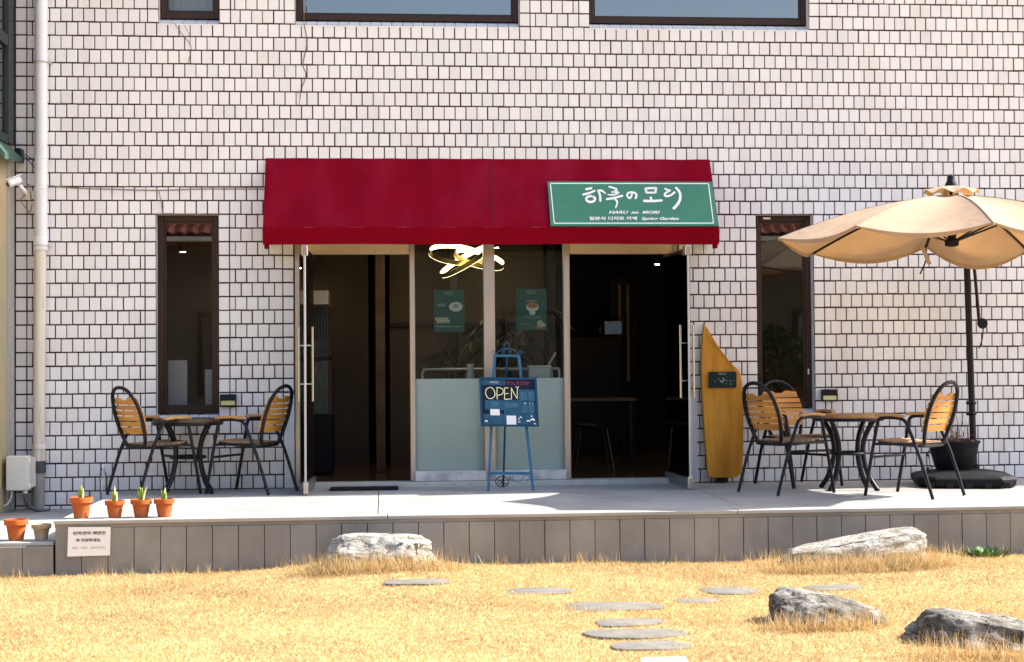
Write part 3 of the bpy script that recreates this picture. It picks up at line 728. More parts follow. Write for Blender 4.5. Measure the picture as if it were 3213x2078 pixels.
# glass doors, both standing open
def door(px, ang, label, s):
    d = empty('glass_door', (0, 0, 0)); d.parent = bl
    wdt = .90; t = .010
    leaf = MB().box(.02, wdt, -t / 2, t / 2, .10, 2.10); lf = leaf.build('pane', 'leafglass', None)
    parts = [lf]
    parts.append(MB().bbox(0, wdt, -.018, .018, .012, .102, .003).build('bottom_rail', M('grey_rail', (.13, .14, .135), .4, metal=.3), None))
    parts.append(MB().bbox(0, wdt, -.018, .018, 2.088, 2.112, .003).build('top_rail', 'black', None))
    parts.append(MB().bbox(wdt - .004, wdt + .010, -.009, .009, .04, 2.105, .002).build('edge_strip', 'lightsteel', None))
    parts.append(MB().bbox(wdt - .10, wdt + .014, -.026, .026, 2.045, 2.135, .006).build('patch_fitting', 'chrome', None))
    parts.append(MB().bbox(wdt - .05, wdt + .016, -.022, .022, .005, .115, .006).build('patch_fitting', 'chrome', None))
    for sy in (-1, 1):
        h = MB(); yy = sy * .058; xh = wdt - .075
        h.tube([(xh, yy, .80), (xh, yy, 1.44)], .0105, 10)
        for zz in (.95, 1.28): h.tube([(xh, sy * .004, zz), (xh, yy, zz)], .006, 8)
        parts.append(h.build('pull_handle', 'chrome', None, smooth=True))
    for q in parts: q.parent = d
    d.location = Vector((px, .06, 0)) - bl.location; d.rotation_euler = (0, 0, ang)
    d['label'] = label
    return d
door(2.245, R(-92.0), 'left glass entrance door standing open, seen edge on', 1)
door(5.500, R(-87.5), 'right glass entrance door standing open outward', 1)

# ---- interior shell
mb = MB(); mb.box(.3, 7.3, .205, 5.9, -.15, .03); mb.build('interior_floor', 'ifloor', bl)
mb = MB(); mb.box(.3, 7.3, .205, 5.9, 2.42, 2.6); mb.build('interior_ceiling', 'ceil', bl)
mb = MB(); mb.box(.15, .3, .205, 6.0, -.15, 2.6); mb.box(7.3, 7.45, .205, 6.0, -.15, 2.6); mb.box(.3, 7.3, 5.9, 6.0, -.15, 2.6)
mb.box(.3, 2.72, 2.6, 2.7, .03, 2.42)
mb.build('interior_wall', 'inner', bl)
MB().bbox(2.80, 2.90, 1.55, 1.66, .03, 2.42, .006).build('timber_column', woodmat('column_wood', (.105, .060, .022), (.075, .04, .016)), bl)
MB().bbox(3.56, 3.66, 1.9, 2.0, .03, 2.42, .006).build('dark_column', 'black', bl)
MB().bbox(4.60, 4.68, 1.9, 2.0, .03, 2.42, .006).build('dark_column', 'black', bl)
MB().bbox(2.95, 4.60, 2.30, 2.36, 1.52, 1.56, .004).build('interior_rail', 'black', bl)
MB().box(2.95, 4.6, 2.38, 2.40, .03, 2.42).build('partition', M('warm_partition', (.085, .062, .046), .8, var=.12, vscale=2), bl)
mb = MB(); mb.box(5.80, 5.83, 4.9, 4.93, .9, 2.1); mb.box(5.90, 5.93, 4.9, 4.93, .9, 2.1); mb.build('wall_strip', 'beige', bl)
MB().box(5.70, 6.05, 4.95, 5.0, .03, 2.2).build('wall_panel', 'black', bl)
mb = MB(); mb.box(.3, 7.3, .21, .24, 2.42, 2.6); mb.build('lintel', 'inner', bl)
MB().box(XR + .005, 22, -.012, -.001, -.6, BH).build('plain_facing', 'tile', bl)
MB().box(XL, XR, -.012, -.001, rz(-10) + .01, BH).build('plain_facing', 'tile', bl)

# ================================================================== AWNING + SIGN
AX0, AX1 = 1.826, 5.915; AZT, AZF, AZB = 2.998, 2.333, 2.180; AY = -.39; ASM = 3.868
aw = empty('awning', (3.87, 0, AZT), 0, 'crimson fabric awning over the cafe entrance', 'awning')
def slope_panel(x0, x1, name):
    mb = MB(); n = 40; k = 10; vs = []; fs = []
    for j in range(k + 1):
        for i in range(n + 1):
            t = j / k; u = i / n
            sag = .012 * math.sin(math.pi * t) * (.6 + .8 * abs(math.sin(u * math.pi * 2))) + .002 * math.sin(u * 31 + t * 5)
            vs.append((x0 + (x1 - x0) * u, -.015 + (AY + .015) * t + sag * .8, AZT + (AZF - AZT) * t - sag * .6))
    for j in range(k):
        for i in range(n): fs.append((j * (n + 1) + i, j * (n + 1) + i + 1, (j + 1) * (n + 1) + i + 1, (j + 1) * (n + 1) + i))
    mb.add(vs, fs); return mb.build(name, 'awning', aw, smooth=True)
slope_panel(AX0, ASM - .002, 'canopy_panel'); slope_panel(ASM + .002, AX1, 'canopy_panel')
MB().box(ASM - .0025, ASM + .0025, AY - .002, -.012, AZF, AZF + .001).add([(ASM - .003, -.018, AZT + .001), (ASM + .003, -.018, AZT + .001), (ASM + .003, AY - .004, AZF + .002), (ASM - .003, AY - .004, AZF + .002)], [(0, 1, 2, 3)]).build('seam', M('dark_crimson_seam', (.05, .001, .006), .9), aw)
def wavy(x0, x1):
    mb = MB(); n = 60; vs = []; fs = []
    for j in range(4):
        for i in range(n + 1):
            u = i / n; t = j / 3; x_ = x0 + (x1 - x0) * u
            vs.append((x_, AY - .002 + .004 * t * math.sin(x_ * 9) + .003 * t, AZF - (AZF - AZB) * t + .003 * t * math.sin(x_ * 3)))
    for j in range(3):
        for i in range(n): fs.append((j * (n + 1) + i, j * (n + 1) + i + 1, (j + 1) * (n + 1) + i + 1, (j + 1) * (n + 1) + i))
    return mb.add(vs, fs)
wavy(AX0, AX1).build('valance', 'awning2', aw, smooth=True)
for s_, xx in ((0, AX0), (1, AX1)):
    MB().prism([(-.015, AZT), (AY, AZF), (AY, AZB), (AY + .03, AZB - (.0)), (-.015, AZB + .05)], 'x', xx - .001, xx + .001).build('side_panel', 'awning2', aw)
    xb = xx + (.03 if s_ == 0 else -.03)
    MB().bbox(xb - .02, xb + .02, AY + .01, AY + .06, AZB - .035, AZB + .02, .004).build('corner_bracket', 'awning2', aw)
fr = MB(); fr.tube([(AX0, AY + .015, AZF - .015), (AX1, AY + .015, AZF - .015)], .012, 8)
for xx in (AX0 + .02, ASM, AX1 - .02): fr.tube([(xx, AY + .015, AZF - .015), (xx, -.02, AZF + .02)], .01, 8)
fr.build('frame_tube', 'black', aw, smooth=True)

sg = empty('signboard', (5.14, AY, AZF), 0, 'green cafe signboard with white brush lettering on the awning', 'sign')
sd_ = Vector((0, AY + .015, AZF - AZT)); SL = sd_.length; sdir = sd_.normalized(); snor = Vector((0, sdir.z, -sdir.y)).normalized()
if snor.y > 0: snor = -snor
T0, T1 = .355, .995; SX0, SX1 = 4.383, 5.907
def smap(u, t, h):
    t = T0 + (T1 - T0) * t
    p = Vector((SX0 + (SX1 - SX0) * u, -.015, AZT)) + sdir * (SL * t) + snor * (.022 + h)
    return p
def zmap(x, y, h):        # coordinates as read off the sign
    t = (y - 68) / 570.0; xl = 70 + 33 * t; xr = 2190 + 82 * t
    return smap((x - xl) / (xr - xl), t, h)
mb = MB(); c4 = [smap(0, 0, 0), smap(1, 0, 0), smap(1, 1, 0), smap(0, 1, 0)]
mb.add(c4 + [p - snor * .018 for p in c4], [(0, 1, 2, 3), (7, 6, 5, 4), (0, 4, 5, 1), (1, 5, 6, 2), (2, 6, 7, 3), (3, 7, 4, 0)]).build('panel', 'sgreen', sg)
mb = MB()
def dash(x0, y0, x1, y1, n, wd=13):
    for i in range(n):
        a, b = i / n + .06 / n, (i + .86) / n
        ribbon(mb, [(x0 + (x1 - x0) * a, y0 + (y1 - y0) * a), (x0 + (x1 - x0) * b, y0 + (y1 - y0) * b)], wd, zmap)
dash(105, 95, 2140, 93, 52); dash(2140, 95, 2208, 605, 14); dash(2208, 608, 148, 610, 52); dash(148, 608, 105, 98, 14)
mb.build('border', 'white', sg)
mb = MB()
A = lambda pts, w_: ribbon(mb, pts, [q * 1.15 for q in w_] if isinstance(w_, list) else w_ * 1.15, zmap, 8, .003)
A([(560, 172), (630, 158)], 26); A([(522, 242), (600, 222), (672, 192)], [26, 22])
A([(618 + 56 * math.cos(t), 300 + 38 * math.sin(t)) for t in np.linspace(-1.2, 5.2, 14)], 27)
A([(715, 192), (738, 250), (742, 325)], [24, 26]); A([(712, 195), (760, 190), (808, 225)], [30, 16])
A([(855, 138), (905, 152), (952, 172), (935, 195), (890, 212)], [20, 24]); A([(890, 212), (940, 210), (978, 214), (940, 238), (885, 246), (842, 242)], [22, 14])
A([(825, 302), (920, 285), (1028, 255)], [26, 24]); A([(925, 295), (958, 330), (955, 370), (938, 412)], [24, 16])
A([(1152, 228), (1140, 270), (1118, 288), (1092, 262), (1092, 232), (1125, 212), (1165, 212), (1198, 228), (1208, 258), (1196, 290)], [20, 24])
A([(1322, 158), (1338, 215)], 26); A([(1318, 160), (1400, 156), (1466, 154)], 24); A([(1462, 154), (1452, 218)], 26); A([(1340, 216), (1452, 214)], 22)
A([(1392, 278), (1402, 312)], 28); A([(1305, 322), (1420, 325), (1535, 316)], [30, 26])
A([(1578, 162), (1612, 180), (1642, 186), (1615, 202), (1580, 226), (1574, 250), (1605, 262), (1655, 246), (1702, 208)], [22, 24])
A([(1718, 150), (1755, 190), (1775, 245), (1768, 310), (1738, 368), (1690, 420)], [26, 34])
mb.build('brush_lettering', 'white', sg)
textmesh('lettering', 'HARU  no  MORI', .044, 'white', sg, zmap(1172, 472, .003), (1, 0, 0), -sdir, shear=.32, bold=.0014, width=.47)
textmesh('lettering', '일본식 디저트 카페', .042, 'white', sg, zmap(905, 552, .003), (1, 0, 0), -sdir, shear=.1, bold=.0012, width=.435)
textmesh('lettering', 'Spring Garden', .042, 'white', sg, zmap(1510, 552, .003), (1, 0, 0), -sdir, shear=.25, bold=.0012, width=.34)

# ================================================================== WALL FIXTURES
dp = empty('drainpipe', (-.165, -.08, -.2), 0, 'white drainpipe with rust stains running down the left end of the wall', 'drainpipe')
PX, PY, PR = -.158, -.085, .056
MB().tube([(PX + .003, PY, 5.6), (PX, PY, 2.27)], PR, 20).build('upper_pipe', 'pipe', dp, smooth=True)
MB().lathe([(PR + .003, -.01), (PR + .008, 0), (PR + .008, .10), (PR + .002, .115)], (PX - .003, PY, 2.165), 20).build('pipe_socket', 'pipe', dp, smooth=True)
for zc in (2.97, 2.70): MB().lathe([(PR + .001, 0), (PR + .004, .004), (PR + .004, .016), (PR + .001, .02)], (PX, PY, zc), 20).build('pipe_collar', 'pipe', dp, smooth=True)
MB().tube([(PX - .006, PY, 2.18), (PX - .02, PY, .40)], PR - .004, 20).build('lower_pipe', 'pipeold', dp, smooth=True)
MB().lathe([(PR + .002, 0), (PR + .007, .006), (PR + .007, .04), (PR + .001, .05)], (PX - .02, PY, .38), 20).build('pipe_socket', 'pipeold', dp, smooth=True)
MB().tube([(PX - .02, PY, .39), (PX - .022, PY, .27)], PR - .002, 20).build('stub_pipe', 'pipeold', dp, smooth=True)
MB().lathe([(PR + .004, 0), (PR + .009, .004), (PR + .009, .10), (PR + .004, .105)], (PX - .024, PY, .175), 20).build('rubber_collar', 'pipedark', dp, smooth=True)
MB().tube([(PX - .024, PY, .18), (PX - .03, PY, -.16)], PR - .001, 20).build('bottom_pipe', 'pipegrey', dp, smooth=True)
for zc, mm in ((3.84, 'lightsteel'), (2.195, 'lightsteel')):
    cl = MB(); cl.tube([(PX + (PR + .006) * math.cos(t), PY + (PR + .006) * math.sin(t), zc) for t in np.linspace(0, 6.2, 22)], .006, 6)
    cl.bbox(PX + PR, PX + PR + .035, PY - .01, PY + .012, zc - .012, zc + .012, .004); cl.tube([(PX + PR + .02, PY, zc), (PX + PR + .02, 0, zc)], .005, 6)
    cl.build('pipe_clamp', mm, dp, smooth=True)

def walllamp(x, z, label):
    t = empty('wall_lamp', (x, -.012, z), 0, label, 'wall lamp', 'small wall lamps')
    MB().prism([(-.012, z + .052), (-.05, z + .05), (-.072, z + .004), (-.072, z - .005), (-.012, z - .005)], 'x', x - .072, x + .072).build('hood', 'black', t)
    MB().prism([(-.013, z - .006), (-.064, z - .006), (-.06, z - .046), (-.013, z - .046)], 'x', x - .062, x + .062).build('lens', 'walllampglass', t)
    MB().prism([(-.012, z - .047), (-.066, z - .047), (-.066, z - .054), (-.012, z - .054)], 'x', x - .072, x + .072).add([], []).build('bottom_rim', 'black', t)
    for sx in (-1, 1): MB().box(x + sx * .068 - .004, x + sx * .068 + .004, -.066, -.013, z - .047, z - .006).build('side_rim', 'black', t)
walllamp(1.484, .804, 'small black wall lamp with pale yellow lens right of the left window')
walllamp(7.018, .800, 'small black wall lamp with pale yellow lens right of the right window')

cc = empty('security_camera', (-.33, -.02, 2.70), 0, 'white security camera on a bracket at the left wall edge', 'camera')
mx_ = Matrix.Translation((-.365, -.20, 2.755)) @ Matrix.Rotation(R(-28), 4, 'Y') @ Matrix.Rotation(R(35), 4, 'Z')
MB().bbox(-.085, .085, -.045, .045, .030, .037, .003).xf(mx_).build('sun_shield', 'white', cc)
MB().bbox(-.07, .06, -.035, .035, -.032, .028, .010).xf(mx_).build('housing', 'whitebd', cc)
MB().lathe([(.024, 0), (.024, .012), (.018, .012)], (0, 0, 0), 16).xf(mx_ @ Matrix.Translation((-.068, 0, -.002)) @ Matrix.Rotation(R(-90), 4, 'Y')).build('lens', 'frame', cc)
b_ = MB(); b_.tube([(-.32, -.19, 2.725), (-.295, -.15, 2.69), (-.285, -.08, 2.665), (-.28, -.012, 2.66)], .016, 10); b_.build('bracket_arm', 'white', cc, smooth=True)
MB().lathe([(.05, 0), (.05, .015), (.03, .03)], (0, 0, 0), 18).xf(Matrix.Translation((-.28, -.012, 2.66)) @ Matrix.Rotation(R(90), 4, 'X')).build('wall_plate', 'white', cc, smooth=True)
b_ = MB()
b_.tube(bez([(-.29, -.10, 2.65), (-.33, -.12, 2.60), (-.30, -.09, 2.55), (-.27, -.03, 2.50), (-.25, -.02, 2.58)], 8), .005, 6); b_.tube(bez([(-.30, -.12, 2.70), (-.25, -.14, 2.74), (-.245, -.1, 2.66), (-.26, -.03, 2.62)], 8), .006, 6)
b_.build('cable', 'cable', cc, smooth=True)

jb = empty('junction_box', (-.29, -.35, .04), 0, 'pale grey electrical box at the lower left with conduits', 'electrical box')
MB().bbox(-.386, -.192, -.42, -.31, .042, .342, .010).build('case', 'greybox', jb)
MB().bbox(-.382, -.196, -.432, -.421, .046, .338, .006).build('lid', 'greybox', jb)
for zz in (.30, .085):
    MB().bbox(-.193, -.180, -.43, -.40, zz - .02, zz + .02, .003).build('latch', 'white', jb)
MB().box(-.386, -.192, -.309, -.002, .06, .32).build('mounting_block', 'shell', jb)
b_ = MB(); b_.tube([(-.235, -.36, .042), (-.235, -.36, .015)], .02, 10); b_.build('cable_gland', 'white', jb, smooth=True)
b_ = MB(); b_.tube(bez([(-.235, -.36, .02), (-.23, -.36, -.05), (-.20, -.33, -.11), (-.12, -.28, -.148), (-.06, -.22, -.150)], 8), .016, 10); b_.build('conduit', 'cordgrey', jb, smooth=True)
b_ = MB(); b_.tube(bez([(-.352, -.36, .042), (-.356, -.36, -.02), (-.40, -.36, -.085), (-.50, -.34, -.10)], 8), .007, 8); b_.build('thin_conduit', 'white', jb, smooth=True)

ca = MB()
ca.tube(bez([(-.10, -.02, 2.742), (.10, -.016, 2.722), (.41, -.016, 2.712), (.86, -.016, 2.702), (1.3, -.016, 2.716), (1.83, -.016, 2.714)], 10), .006, 6)
ca.tube(bez([(.866, -.016, 2.702), (.885, -.016, 2.62), (.895, -.016, 2.55), (.90, -.014, 2.49)], 6), .0035, 6)
tag(ca.build('wall_cable', 'cable', None, smooth=True), 'thin cable strung across the tiles left of the awning', 'cable')
wv = MB()
wv.tube(bez([(-.32, -.10, 3.03), (-.25, -.06, 2.98), (-.17, -.03, 2.93)], 6), .005, 6); wv.tube(bez([(-.32, -.10, 3.02), (-.24, -.06, 2.92), (-.18, -.03, 2.84)], 6), .005, 6)
tag(wv.build('bay_wires', 'cordgrey', None, smooth=True), 'pair of dark wires from the green ledge to the drainpipe', 'cable')
vn = MB(); vn.tube(bez([(2.19, .01, 4.45), (2.175, -.014, 4.25), (2.203, -.016, 4.06), (2.165, -.016, 3.86), (2.192, -.016, 3.76), (2.146, -.016, 3.62), (2.140, -.016, 3.56), (2.128, -.016, 3.48)], 8), [.004] * 50 + [.002] * 7, 5)
tag(vn.build('dry_vine', 'twig', None, smooth=True), 'dry vine stem hanging below the wide left upper window', 'vine')
vn = MB(); vn.tube(bez([(1.01, -.016, 4.22), (1.08, -.016, 4.12), (1.15, -.016, 4.03), (1.155, -.016, 3.95), (1.13, -.016, 3.86)], 8), .0025, 5); vn.tube(bez([(1.10, -.016, 4.20), (1.15, -.016, 4.10), (1.148, -.016, 4.02)], 8), .002, 5)
tag(vn.build('dry_vine', 'twig', None, smooth=True), 'thin forked vine stem under the small upper window', 'vine')

# glazed porch of the neighbouring house at the left edge
ny = empty('neighbouring_porch', (-.6, -.5, -.4), 0, 'dark framed glazed porch of the neighbour at the left picture edge', 'porch')
PXE = -.405
MB().box(PXE - .05, PXE, -.24, -.02, 3.10, 5.6).build('frame_post', 'greyframe', ny)
MB().box(PXE - .05, PXE - .004, -.80, -.245, 3.95, 4.05).build('frame_rail', 'greyframe', ny)
MB().box(PXE - .05, PXE - .004, -.80, -.245, 3.085, 3.16).build('frame_rail', 'greyframe', ny)
MB().box(PXE - .035, PXE - .028, -.80, -.242, 3.16, 3.95).build('pane', 'glass', ny)
MB().box(PXE - .035, PXE - .028, -.80, -.242, 4.05, 5.6).build('pane', 'glass', ny)
cu = MB(); n = 40; vs = []; fs = []
for i in range(n + 1):
    y = -.80 + .55 * i / n; x = PXE - .14 + .02 * math.sin(i * 1.5)
    vs += [(x, y, 3.2), (x, y, 5.6)]
for i in range(n): fs.append((2 * i, 2 * i + 2, 2 * i + 3, 2 * i + 1))
cu.add(vs, fs).build('curtain', 'curtain', ny, smooth=True, fixn=False)
MB().add([(PXE - .02, -.80, 3.08), (PXE + .10, -.80, 2.93), (PXE + .085, -.10, 2.985), (PXE - .02, -.10, 3.08), (PXE - .02, -.80, 2.96), (PXE + .10, -.80, 2.88), (PXE + .085, -.10, 2.94), (PXE - .02, -.10, 2.96)],
         [(0, 1, 2, 3), (7, 6, 5, 4), (0, 4, 5, 1), (1, 5, 6, 2), (2, 6, 7, 3), (3, 7, 4, 0)]).build('ledge', 'greenledge', ny)
MB().box(PXE + .03, PXE + .085, -.16, -.03, 2.94, 3.06).build('ledge_end', 'black', ny)
MB().box(PXE - .05, PXE + .002, -.25, -.17, -.5, 2.95).build('corner_post', 'lightsteel', ny)
MB().box(PXE - .03, PXE - .015, -.80, -.255, -.25, 2.95).build('translucent_sheet', 'blind', ny)
MB().box(PXE - .06, PXE - .004, -.80, -.255, -.5, -.255).build('footing', 'fascia', ny)
mb = MB(); mb.box(-4, PXE - .3, -.80, -.01, -.5, 5.6); mb.build('core', 'shell', ny)
# ================================================================== FURNITURE
def make_chair():
    c = empty('garden_chair', (0, 0, 0))
    r = .0142; W2 = .255
    for sy in (-1, 1):
        y = sy * W2; yt = sy * (W2 - .005)
        MB().tube(bez([(.300, y, 0), (.235, y, .33), (.185, yt, .575)], 6) , r, 10).build('leg', 'black', c, smooth=True)
        MB().tube(bez([(-.315, y, 0), (-.20, y, .34), (-.105, yt, .555)], 6), r, 10).build('leg', 'black', c, smooth=True)
        MB().tube(bez([(.185, yt, .572), (.172, yt, .618), (.135, yt, .638), (.04, yt, .642), (-.045, yt, .632), (-.085, yt, .60), (-.107, yt, .552)], 5), r, 10).build('arm_tube', 'black', c, smooth=True)
        a = MB(); pr = [(.205, .645), (.195, .668), (.14, .676), (.03, .676), (-.05, .668), (-.075, .650), (-.04, .646), (.04, .655), (.14, .650)]
        a.prism(pr, 'y', yt - .024, yt + .024)
        ap = a.build('armrest', 'armwood', c); bv = ap.modifiers.new('bevel', 'BEVEL'); bv.width = .006; bv.segments = 2
    # back hoop
    def hoop(t):   # t in -1..1 along the arch, returns (halfwidth y, height z)
        a = t * math.pi / 2
        return t, a
    pts = []
    zb, zs, zt = .435, .60, .925
    def lean(z): return -.185 - .150 * (z - .435) / .49 - .02 * max(0, (z - .8)) * 4
    side = [(.150, .435), (.185, .52), (.205, .62), (.207, .70), (.190, .79), (.150, .865), (.085, .912), (0.0, .928)]
    half = [(-a, b) for a, b in side]; other = [(a, b) for a, b in reversed(side[:-1])]
    hp = [(lean(z), y, z) for y, z in half + other]
    MB().tube(bez(hp, 5), .0162, 10).build('back_hoop', 'black', c, smooth=True)
    def hw(z):
        for (a0, z0), (a1, z1) in zip(side[:-1], side[1:]):
            if z0 <= z <= z1: return a0 + (a1 - a0) * (z - z0) / (z1 - z0)
        return .1
    zs_ = [(.530, .583), (.592, .632), (.641, .679), (.688, .726), (.735, .772), (.781, .842)]
    for i, (za, zc) in enumerate(zs_):
        zm = (za + zc) / 2; h = hw(zm) + .004; n = 10; vs = []; fs = []
        for k in range(n + 1):
            y = -h + 2 * h * k / n; top = zc
            if i == 5:
                top = zc - (.022 if abs(y) < .045 else 0) - .012 * (abs(y) / h) ** 3
                if .045 <= abs(y) < .07: top = zc - .010
            bow = .020 * (y / h) ** 2
            for dx in (0, .013):
                vs += [(lean(za) + .012 + dx - .012 + bow, y, za), (lean(top) + .012 + dx - .012 + bow, y, top)]
        for k in range(n):
            a = 4 * k; b = a + 4
            fs += [(a, a + 1, b + 1, b), (a + 2, b + 2, b + 3, a + 3), (a + 1, a + 3, b + 3, b + 1), (a, b, b + 2, a + 2)]
        fs += [(0, 2, 3, 1), (4 * n, 4 * n + 1, 4 * n + 3, 4 * n + 2)]
        MB().add(vs, fs).build('back_slat', 'slat', c)
    # seat ring and slats
    ring = []
    for t in np.linspace(0, 2 * math.pi, 29)[:-1]:
        e = 4.0; cx, sy = math.cos(t), math.sin(t); s = (abs(cx) ** e + abs(sy) ** e) ** (-1 / e)
        ring.append((.02 + cx * s * .215, sy * s * .225, .425 + .012 * (cx * s)))
    MB().tube(ring, .0125, 8, closed=True).build('seat_frame', 'black', c, smooth=True)
    ns = 8
    for i in range(ns):
        x0 = -.185 + i * .052; x1 = x0 + .042; t = (x0 + x1) / 2 - .02
        h = .232 * (1 - (abs(t) / .26) ** 4)
        zz = .445 + .010 * t / .2 - .010 * math.cos(t / .2 * 1.3)
        MB().bbox(x0, x1, -h, h, zz - .004, zz + .012, .004).build('seat_slat', 'seatslat', c)
    MB().tube([(.238, -W2, .315), (.238, W2, .315)], .011, 8).build('stretcher', 'black', c, smooth=True)
    for sy in (-1, 1):
        MB().tube([(.215, sy * W2, .425), (-.17, sy * (W2 - .02), .430)], .011, 8).build('side_rail', 'black', c, smooth=True)
    b = MB(); b.tube([(-.175, -.15, .435), (-.175, .15, .435)], .011, 8); b.build('rear_rail', 'black', c, smooth=True)
    return c
ch0 = make_chair()
CH = [((.90, -.52), 40, 'slatted wood chair on the left side of the left table'),
      ((1.72, -.44), 155, 'slatted wood chair by the glass door, right of the left table'),
      ((6.28, -1.27), 26, 'slatted wood chair left of the right table, beside the wooden slab'),
      ((6.60, -.47), -70, 'slatted wood chair against the right window, behind the right table'),
      ((7.21, -1.77), 131, 'partly sunlit wood chair right of the right table, before the planter')]
chairs = [ch0] + [copy_tree(ch0) for _ in CH[1:]]
for c, ((x, y), a, lab) in zip(chairs, CH):
    c.location = (x, y, 0.004); c.rotation_euler = (0, 0, R(a)); tag(c, lab, 'chair', 'slatted garden chairs')

def make_table(cx, cy, rot, wood, label, R_=.30, H=.635):
    t = empty('round_table', (cx, cy, 0), 0, label, 'table', 'small round garden tables')
    # slatted round top
    n = 8; wd = 2 * R_ / n
    for i in range(n):
        y0 = -R_ + i * wd + .003; y1 = y0 + wd - .006
        pts = []
        for y in np.linspace(y0, y1, 6): pts.append((math.sqrt(max(R_ * R_ - y * y, .0004)), y))
        pts += [(-a, b) for a, b in reversed(pts)]
        MB().prism([(cx + a, cy + b) for a, b in pts], 'z', H - .012, H + .018).build('top_slat', wood, t)
    rim = [(cx + math.cos(a) * (R_ - .004), cy + math.sin(a) * (R_ - .004), H - .026) for a in np.linspace(0, 2 * math.pi, 41)[:-1]]
    MB().tube(rim, .015, 8, closed=True).build('rim', 'black', t, smooth=True)
    for k in range(4):
        a = R(rot + 90 * k); ca, sa = math.cos(a), math.sin(a)
        prof = [(.27, H - .02), (.225, .56), (.165, .45), (.145, .34), (.165, .22), (.215, .10), (.285, .008)]
        MB().tube(bez([(cx + ca * p, cy + sa * p, z) for p, z in prof], 6), .022, 10).build('leg', 'black', t, smooth=True)
        MB().lathe([(.02, 0), (.02, .008), (.008, .012), (.008, .02)], (cx + ca * .285, cy + sa * .285, 0.002), 10).build('foot', 'black', t, smooth=True)
    lr = [(cx + math.cos(a) * .15, cy + math.sin(a) * .15, .315) for a in np.linspace(0, 2 * math.pi, 33)[:-1]]
    MB().tube(lr, .014, 8, closed=True).build('lower_ring', 'black', t, smooth=True)
    return t
make_table(1.165, -.37, 52, 'tabledark', 'dark weathered round table between the two left chairs')
make_table(6.895, -1.02, 40, 'tablelight', 'warm brown round table among the three right chairs')

# ------------------------------------------------------------------ parasol
um = empty('patio_umbrella', (8.0, -.65, 0), 0, 'cream cantilever parasol with black pole at the right', 'parasol')
CX, CY = 7.64, -1.56
RIM = [(6.154, -1.55, 2.140), (6.56, -2.38, 2.165), (7.55, -2.68, 2.165), (8.62, -2.42, 2.155), (9.06, -1.55, 2.14), (8.66, -.72, 2.10), (7.81, -.46, 2.150), (6.66, -.76, 2.070)]
DROOP = [.05, .07, .07, .05, .07, .16, .09, .05]
CR = Vector((CX, CY, 2.505)); HUBZ = 2.10
r0 = .10
def can_pt(i, u, v):
    a = Vector(RIM[i % 8]); b = Vector(RIM[(i + 1) % 8])
    e = a.lerp(b, u)
    s = 4 * u * (1 - u)
    e = e + (Vector((CX, CY, e.z)) - e) * .035 * s
    e.z -= DROOP[i % 8] * s * 1.0
    t = r0 + (1 - r0) * v
    top = CR.copy()
    p = top.lerp(e, t)
    # ribs arch slightly, cloth sinks between ribs
    p.z += .060 * math.sin(math.pi * t) - .020 * s * math.sin(math.pi * min(1, t * 1.0)) * t
    return p
NU, NV = 10, 12
ring_verts = []; vs = []; fs = []
for j in range(NV + 1):
    for i in range(8):
        for k in range(NU): vs.append(can_pt(i, k / NU, j / NV))
n = 8 * NU
for j in range(NV):
    for k in range(n): fs.append((j * n + k, j * n + (k + 1) % n, (j + 1) * n + (k + 1) % n, (j + 1) * n + k))
cn = MB().add(vs, fs).build('canopy', 'canopy', um, smooth=True)
for i in range(8):
    pts = [can_pt(i, 0.0, t) + Vector((0, 0, .003)) for t in np.linspace(.02, 1, 14)]; vs = []; fs = []
    sd2 = (Vector(RIM[i]) - Vector((CX, CY, RIM[i][2]))).cross(Vector((0, 0, 1))).normalized() * .006
    for p in pts: vs += [p - sd2, p + sd2]
    for k in range(len(pts) - 1): fs.append((2 * k, 2 * k + 1, 2 * k + 3, 2 * k + 2))
    MB().add(vs, fs).build('seam', M('seam_tape', (.36, .27, .19), .9) if i == 0 else bpy.data.materials['seam_tape'], cn, fixn=False)
# hem band
vs = []; fs = []
for i in range(8):
    for k in range(NU):
        u = k / NU; p = can_pt(i, u, 1.0); s = 4 * u * (1 - u)
        q = p + (Vector((CX, CY, p.z)) - p).normalized() * .01; vs += [p, Vector((q.x, q.y, p.z - .012 - .025 * s))]
for k in range(n): a = 2 * k; b = 2 * ((k + 1) % n); fs.append((a, b, b + 1, a + 1))
MB().add(vs, fs).build('hem', 'canopy', cn, smooth=True)
# crown cap
vs = []; fs = []; nc = 64
for j, (rr, zz) in enumerate(((.03, 2.575), (.10, 2.565), (.17, 2.545), (.235, 2.520))):
    for k in range(nc):
        a = 2 * math.pi * k / nc; wob = .018 * math.sin(a * 8) * (j == 3) + .006 * math.sin(a * 8) * (j == 2)
        vs.append((CX + math.cos(a) * rr * 1.0, CY + math.sin(a) * rr * .8, zz + wob))
for j in range(3):
    for k in range(nc): fs.append((j * nc + k, j * nc + (k + 1) % nc, (j + 1) * nc + (k + 1) % nc, (j + 1) * nc + k))
MB().add(vs, fs).build('crown_cap', 'canopy', um, smooth=True)
for i in range(8):
    a = Vector(RIM[i]); pts = []
    for t in np.linspace(.08, .985, 10):
        p = CR.lerp(a, t); p.z += .060 * math.sin(math.pi * t) - .016; pts.append(p)
    MB().tube(pts, .010, 6).build('rib', 'black', um, smooth=True)
    p = CR.lerp(a, .50); p.z += .060 - .022
    MB().tube([(CX + (p.x - CX) * .06, CY + (p.y - CY) * .06, HUBZ + .01), p], .009, 6).build('strut', 'black', um, smooth=True)
    MB().lathe([(.014, -.012), (.016, 0), (.01, .012)], (a.x + (CX - a.x) * .012, a.y + (CY - a.y) * .012, a.z - .012), 8).build('rib_tip', 'canopy', um, smooth=True)
